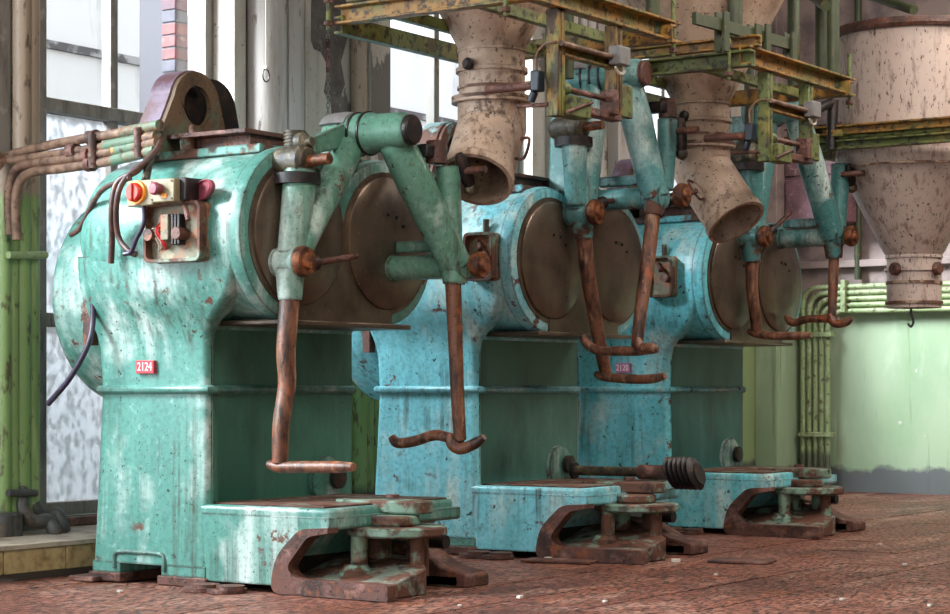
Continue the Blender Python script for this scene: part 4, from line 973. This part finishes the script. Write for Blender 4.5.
# end wall bundle: along the wall, bending down in the corner
names = ['outermost', 'second', 'third', 'fourth', 'innermost']
for i in range(5):
    yv = YE - .10
    top = at(900, 285 + i * 6.2, Y=yv).z
    c = at(803 + i * 6.2, 400, Y=yv); rb = .10
    P = [(c.x, yv, 0), (c.x, yv, .6), (c.x, yv, top - .35), (c.x, yv, top - .25), (c.x, yv, top - .14), (c.x + .03, yv, top - .05), (c.x + .10, yv, top - .005), (c.x + .20, yv, top), (c.x + .30, yv, top), (c.x + .6, yv, top), (c.x + 1.6, yv, top), (2.0, yv, top)]
    pipe(P, .022, 'pipe_pale', names[i] + ' of five pale green pipes bending down the end wall', 'end wall pipe bundle', n=5)
for z in (at(815, 335, Y=YE).z, at(815, 434, Y=YE).z):
    a = at(799, 434, Y=YE - .13); b = at(832, 434, Y=YE - .13)
    tag(B().box(a.x, b.x, YE - .15, YE - .06, z - .02, z + .02).build('pipe_strap', 'pipe_pale', bevel=.004), 'flat strap holding the five corner pipes, %s' % ('near the floor' if z < 1 else 'just under the bend'), 'strap')
a = at(843, 300, Y=YE - .14)
tag(B().box(a.x - .02, a.x + .02, YE - .15, YE - .06, at(843, 313, Y=YE).z, at(843, 281, Y=YE).z).build('pipe_strap', 'pipe_pale', bevel=.004), 'upright strap across the level pipes on the end wall', 'strap')
p = at(858, 250, Y=YE - .06)
pipe([(p.x, YE - .06, at(858, 280, Y=YE).z), (p.x, YE - .06, ZC)], .03, 'pipe_olive', 'single upright pale pipe above the level pipes on the end wall', None, sp=False)
a = at(800, 262, Y=YE - .08)
tag(B().box(a.x - 1.5, 2, YE - .08, YE, a.z - .06, a.z + .0).build('wall_rail', 'green_wall', bevel=.006), 'pale horizontal rail along the end wall above the pipes', 'rail')
# mauve cupboards on the end wall
cu = thing('wall_cabinet', 'mauve weathered metal cabinet on the end wall behind the last machine', 'cabinet', (0, YE, 0))
def px_box(x0, y0, x1, y1, dep):
    a, b = at(x0, y1, Y=YE - dep), at(x1, y0, Y=YE - dep); return a.x, b.x, a.z, b.z
x0, x1, z0, z1 = px_box(783, 150, 846, 224, .3)
B().box(x0, x1, -.30, 0, z0, z1).build('carcass', 'mauve_panel', cu, bevel=.01)
for (fx0, fy0, fx1, fy1) in ((785, 152, 845, 177), (785, 179, 826, 222), (828, 179, 845, 222)):
    a0, a1, b0, b1 = px_box(fx0, fy0, fx1, fy1, .32)
    B().box(a0, a1, -.32, -.30, b0, b1).build('cabinet_door', 'mauve_panel', cu, bevel=.008)
# overhead pipes at the upper right
for i, (pA, pB) in enumerate((((800, -12), (826, 6)), ((852, -10), (914, 10)))):
    a, b = at(*pA, X=-5.2), at(*pB, X=-4.6)
    pipe([a, a.lerp(b, .5), b], .03, 'pipe_olive', ['dark olive overhead pipe left of the tank lid', 'dark olive overhead pipe ending above the tank lid'][i], 'overhead pipes')

# ------------------------------------------------------------------ small things
# hanging chain and pull ring on the pillar
ch = thing('hanging_chain', 'thin chain with dark link hanging on the peeling pillar', 'chain', (0, 0, 0))
c0 = at(328, 28, X=-7.20); c1 = at(328, 140, X=-7.20); ch.location = c0
n_ = 26; lk = None
for k in range(n_):
    z = (c1.z - c0.z) * k / n_
    if lk is None: lk = B().tube([(.009 * math.cos(t), 0, .016 * math.sin(t)) for t in (2 * PI * j / 10 for j in range(10))], .0035, 5, closed=True).build('link', 'steel', ch); o = lk
    else: o = lk.copy(); COL.objects.link(o)
    o.location = (0, 0, z); o.rotation_euler = (0, 0, (k % 2) * PI / 2 + .5)
B().tube([(0, 0, (c1.z - c0.z) * .10), (0, 0, (c1.z - c0.z) * .40)], .012, 8).build('dark_link', 'rust', ch)
B().tube([(0, 0, 0), (0, 0, ZC - c0.z)], .003, 5).build('wire', 'steel', ch)
pr = thing('pull_ring', 'small wire ring hanging on a cord against the white pipe', 'ring', at(266, 70, X=-7.20))
zr = pr.location.z
B().tube([(0, .02 * math.cos(t) * 1.4, -.03 + .036 * math.sin(t)) for t in (2 * PI * j / 16 for j in range(16))], .004, 6, closed=True).build('ring', 'black_metal', pr)
B().tube([(0, 0, .0), (0, 0, ZC - zr)], .003, 5).build('cord', 'wire_white', pr)
B().lathe([(.001, 0), (.012, .004), (.012, .02), (.001, .024)], (0, 0, 0), (0, 0, 1), 8).build('knot', 'wire_white', pr)
# debris on the floor
dl_ = ['pale chip of debris on the floor', ]
spots = [(520, 598), (605, 602), (460, 606), (548, 560), (676, 562), (930, 606), (842, 600), (905, 565), (120, 592), (640, 560), (716, 575), (880, 545)]
for i, (px, py) in enumerate(spots):
    p = at(px, py, Z=0); s_ = random.uniform(.008, .02)
    if px in (548, 676): s_ = .03
    pts = [(random.uniform(.6, 1) * s_ * math.cos(2 * PI * k / 6), random.uniform(.6, 1) * s_ * math.sin(2 * PI * k / 6)) for k in range(6)]
    o = B().prism(pts, 'xy', 0, s_ * .5).build('debris_chip', 'debris_pale', flatshade=True); o.location = (p.x, p.y, 0)
    tag(o, 'small pale chip of debris lying on the reddish floor', 'debris', 'debris chips on the floor')
for i, (px, py, w_, h_) in enumerate(((742, 562, .30, .2), (560, 562, .36, .16))):
    p = at(px, py, Z=0)
    o = B().box(-w_ / 2, w_ / 2, -h_ / 2, h_ / 2, 0, .012).build('loose_plate', 'rust', bevel=.003); o.location = (p.x, p.y, 0); o.rotation_euler = (0, 0, .2)
    tag(o, ['thin rusty plate lying on the floor before the last machine', 'thin rusty plate lying on the floor before the middle machine'][i], 'plate')
pg = at(4, 592, Z=0)
gl = B().lathe([(.05, 0), (.07, .01), (.07, .05), (.065, .05), (.064, .012), (.045, .006)], (0, 0, 0), (0, 0, 1), 20, closed=True).build('clear_cup', 'clear_glass'); gl.location = pg
tag(gl, 'crumpled clear plastic cup at the lower left corner of the floor', 'cup')
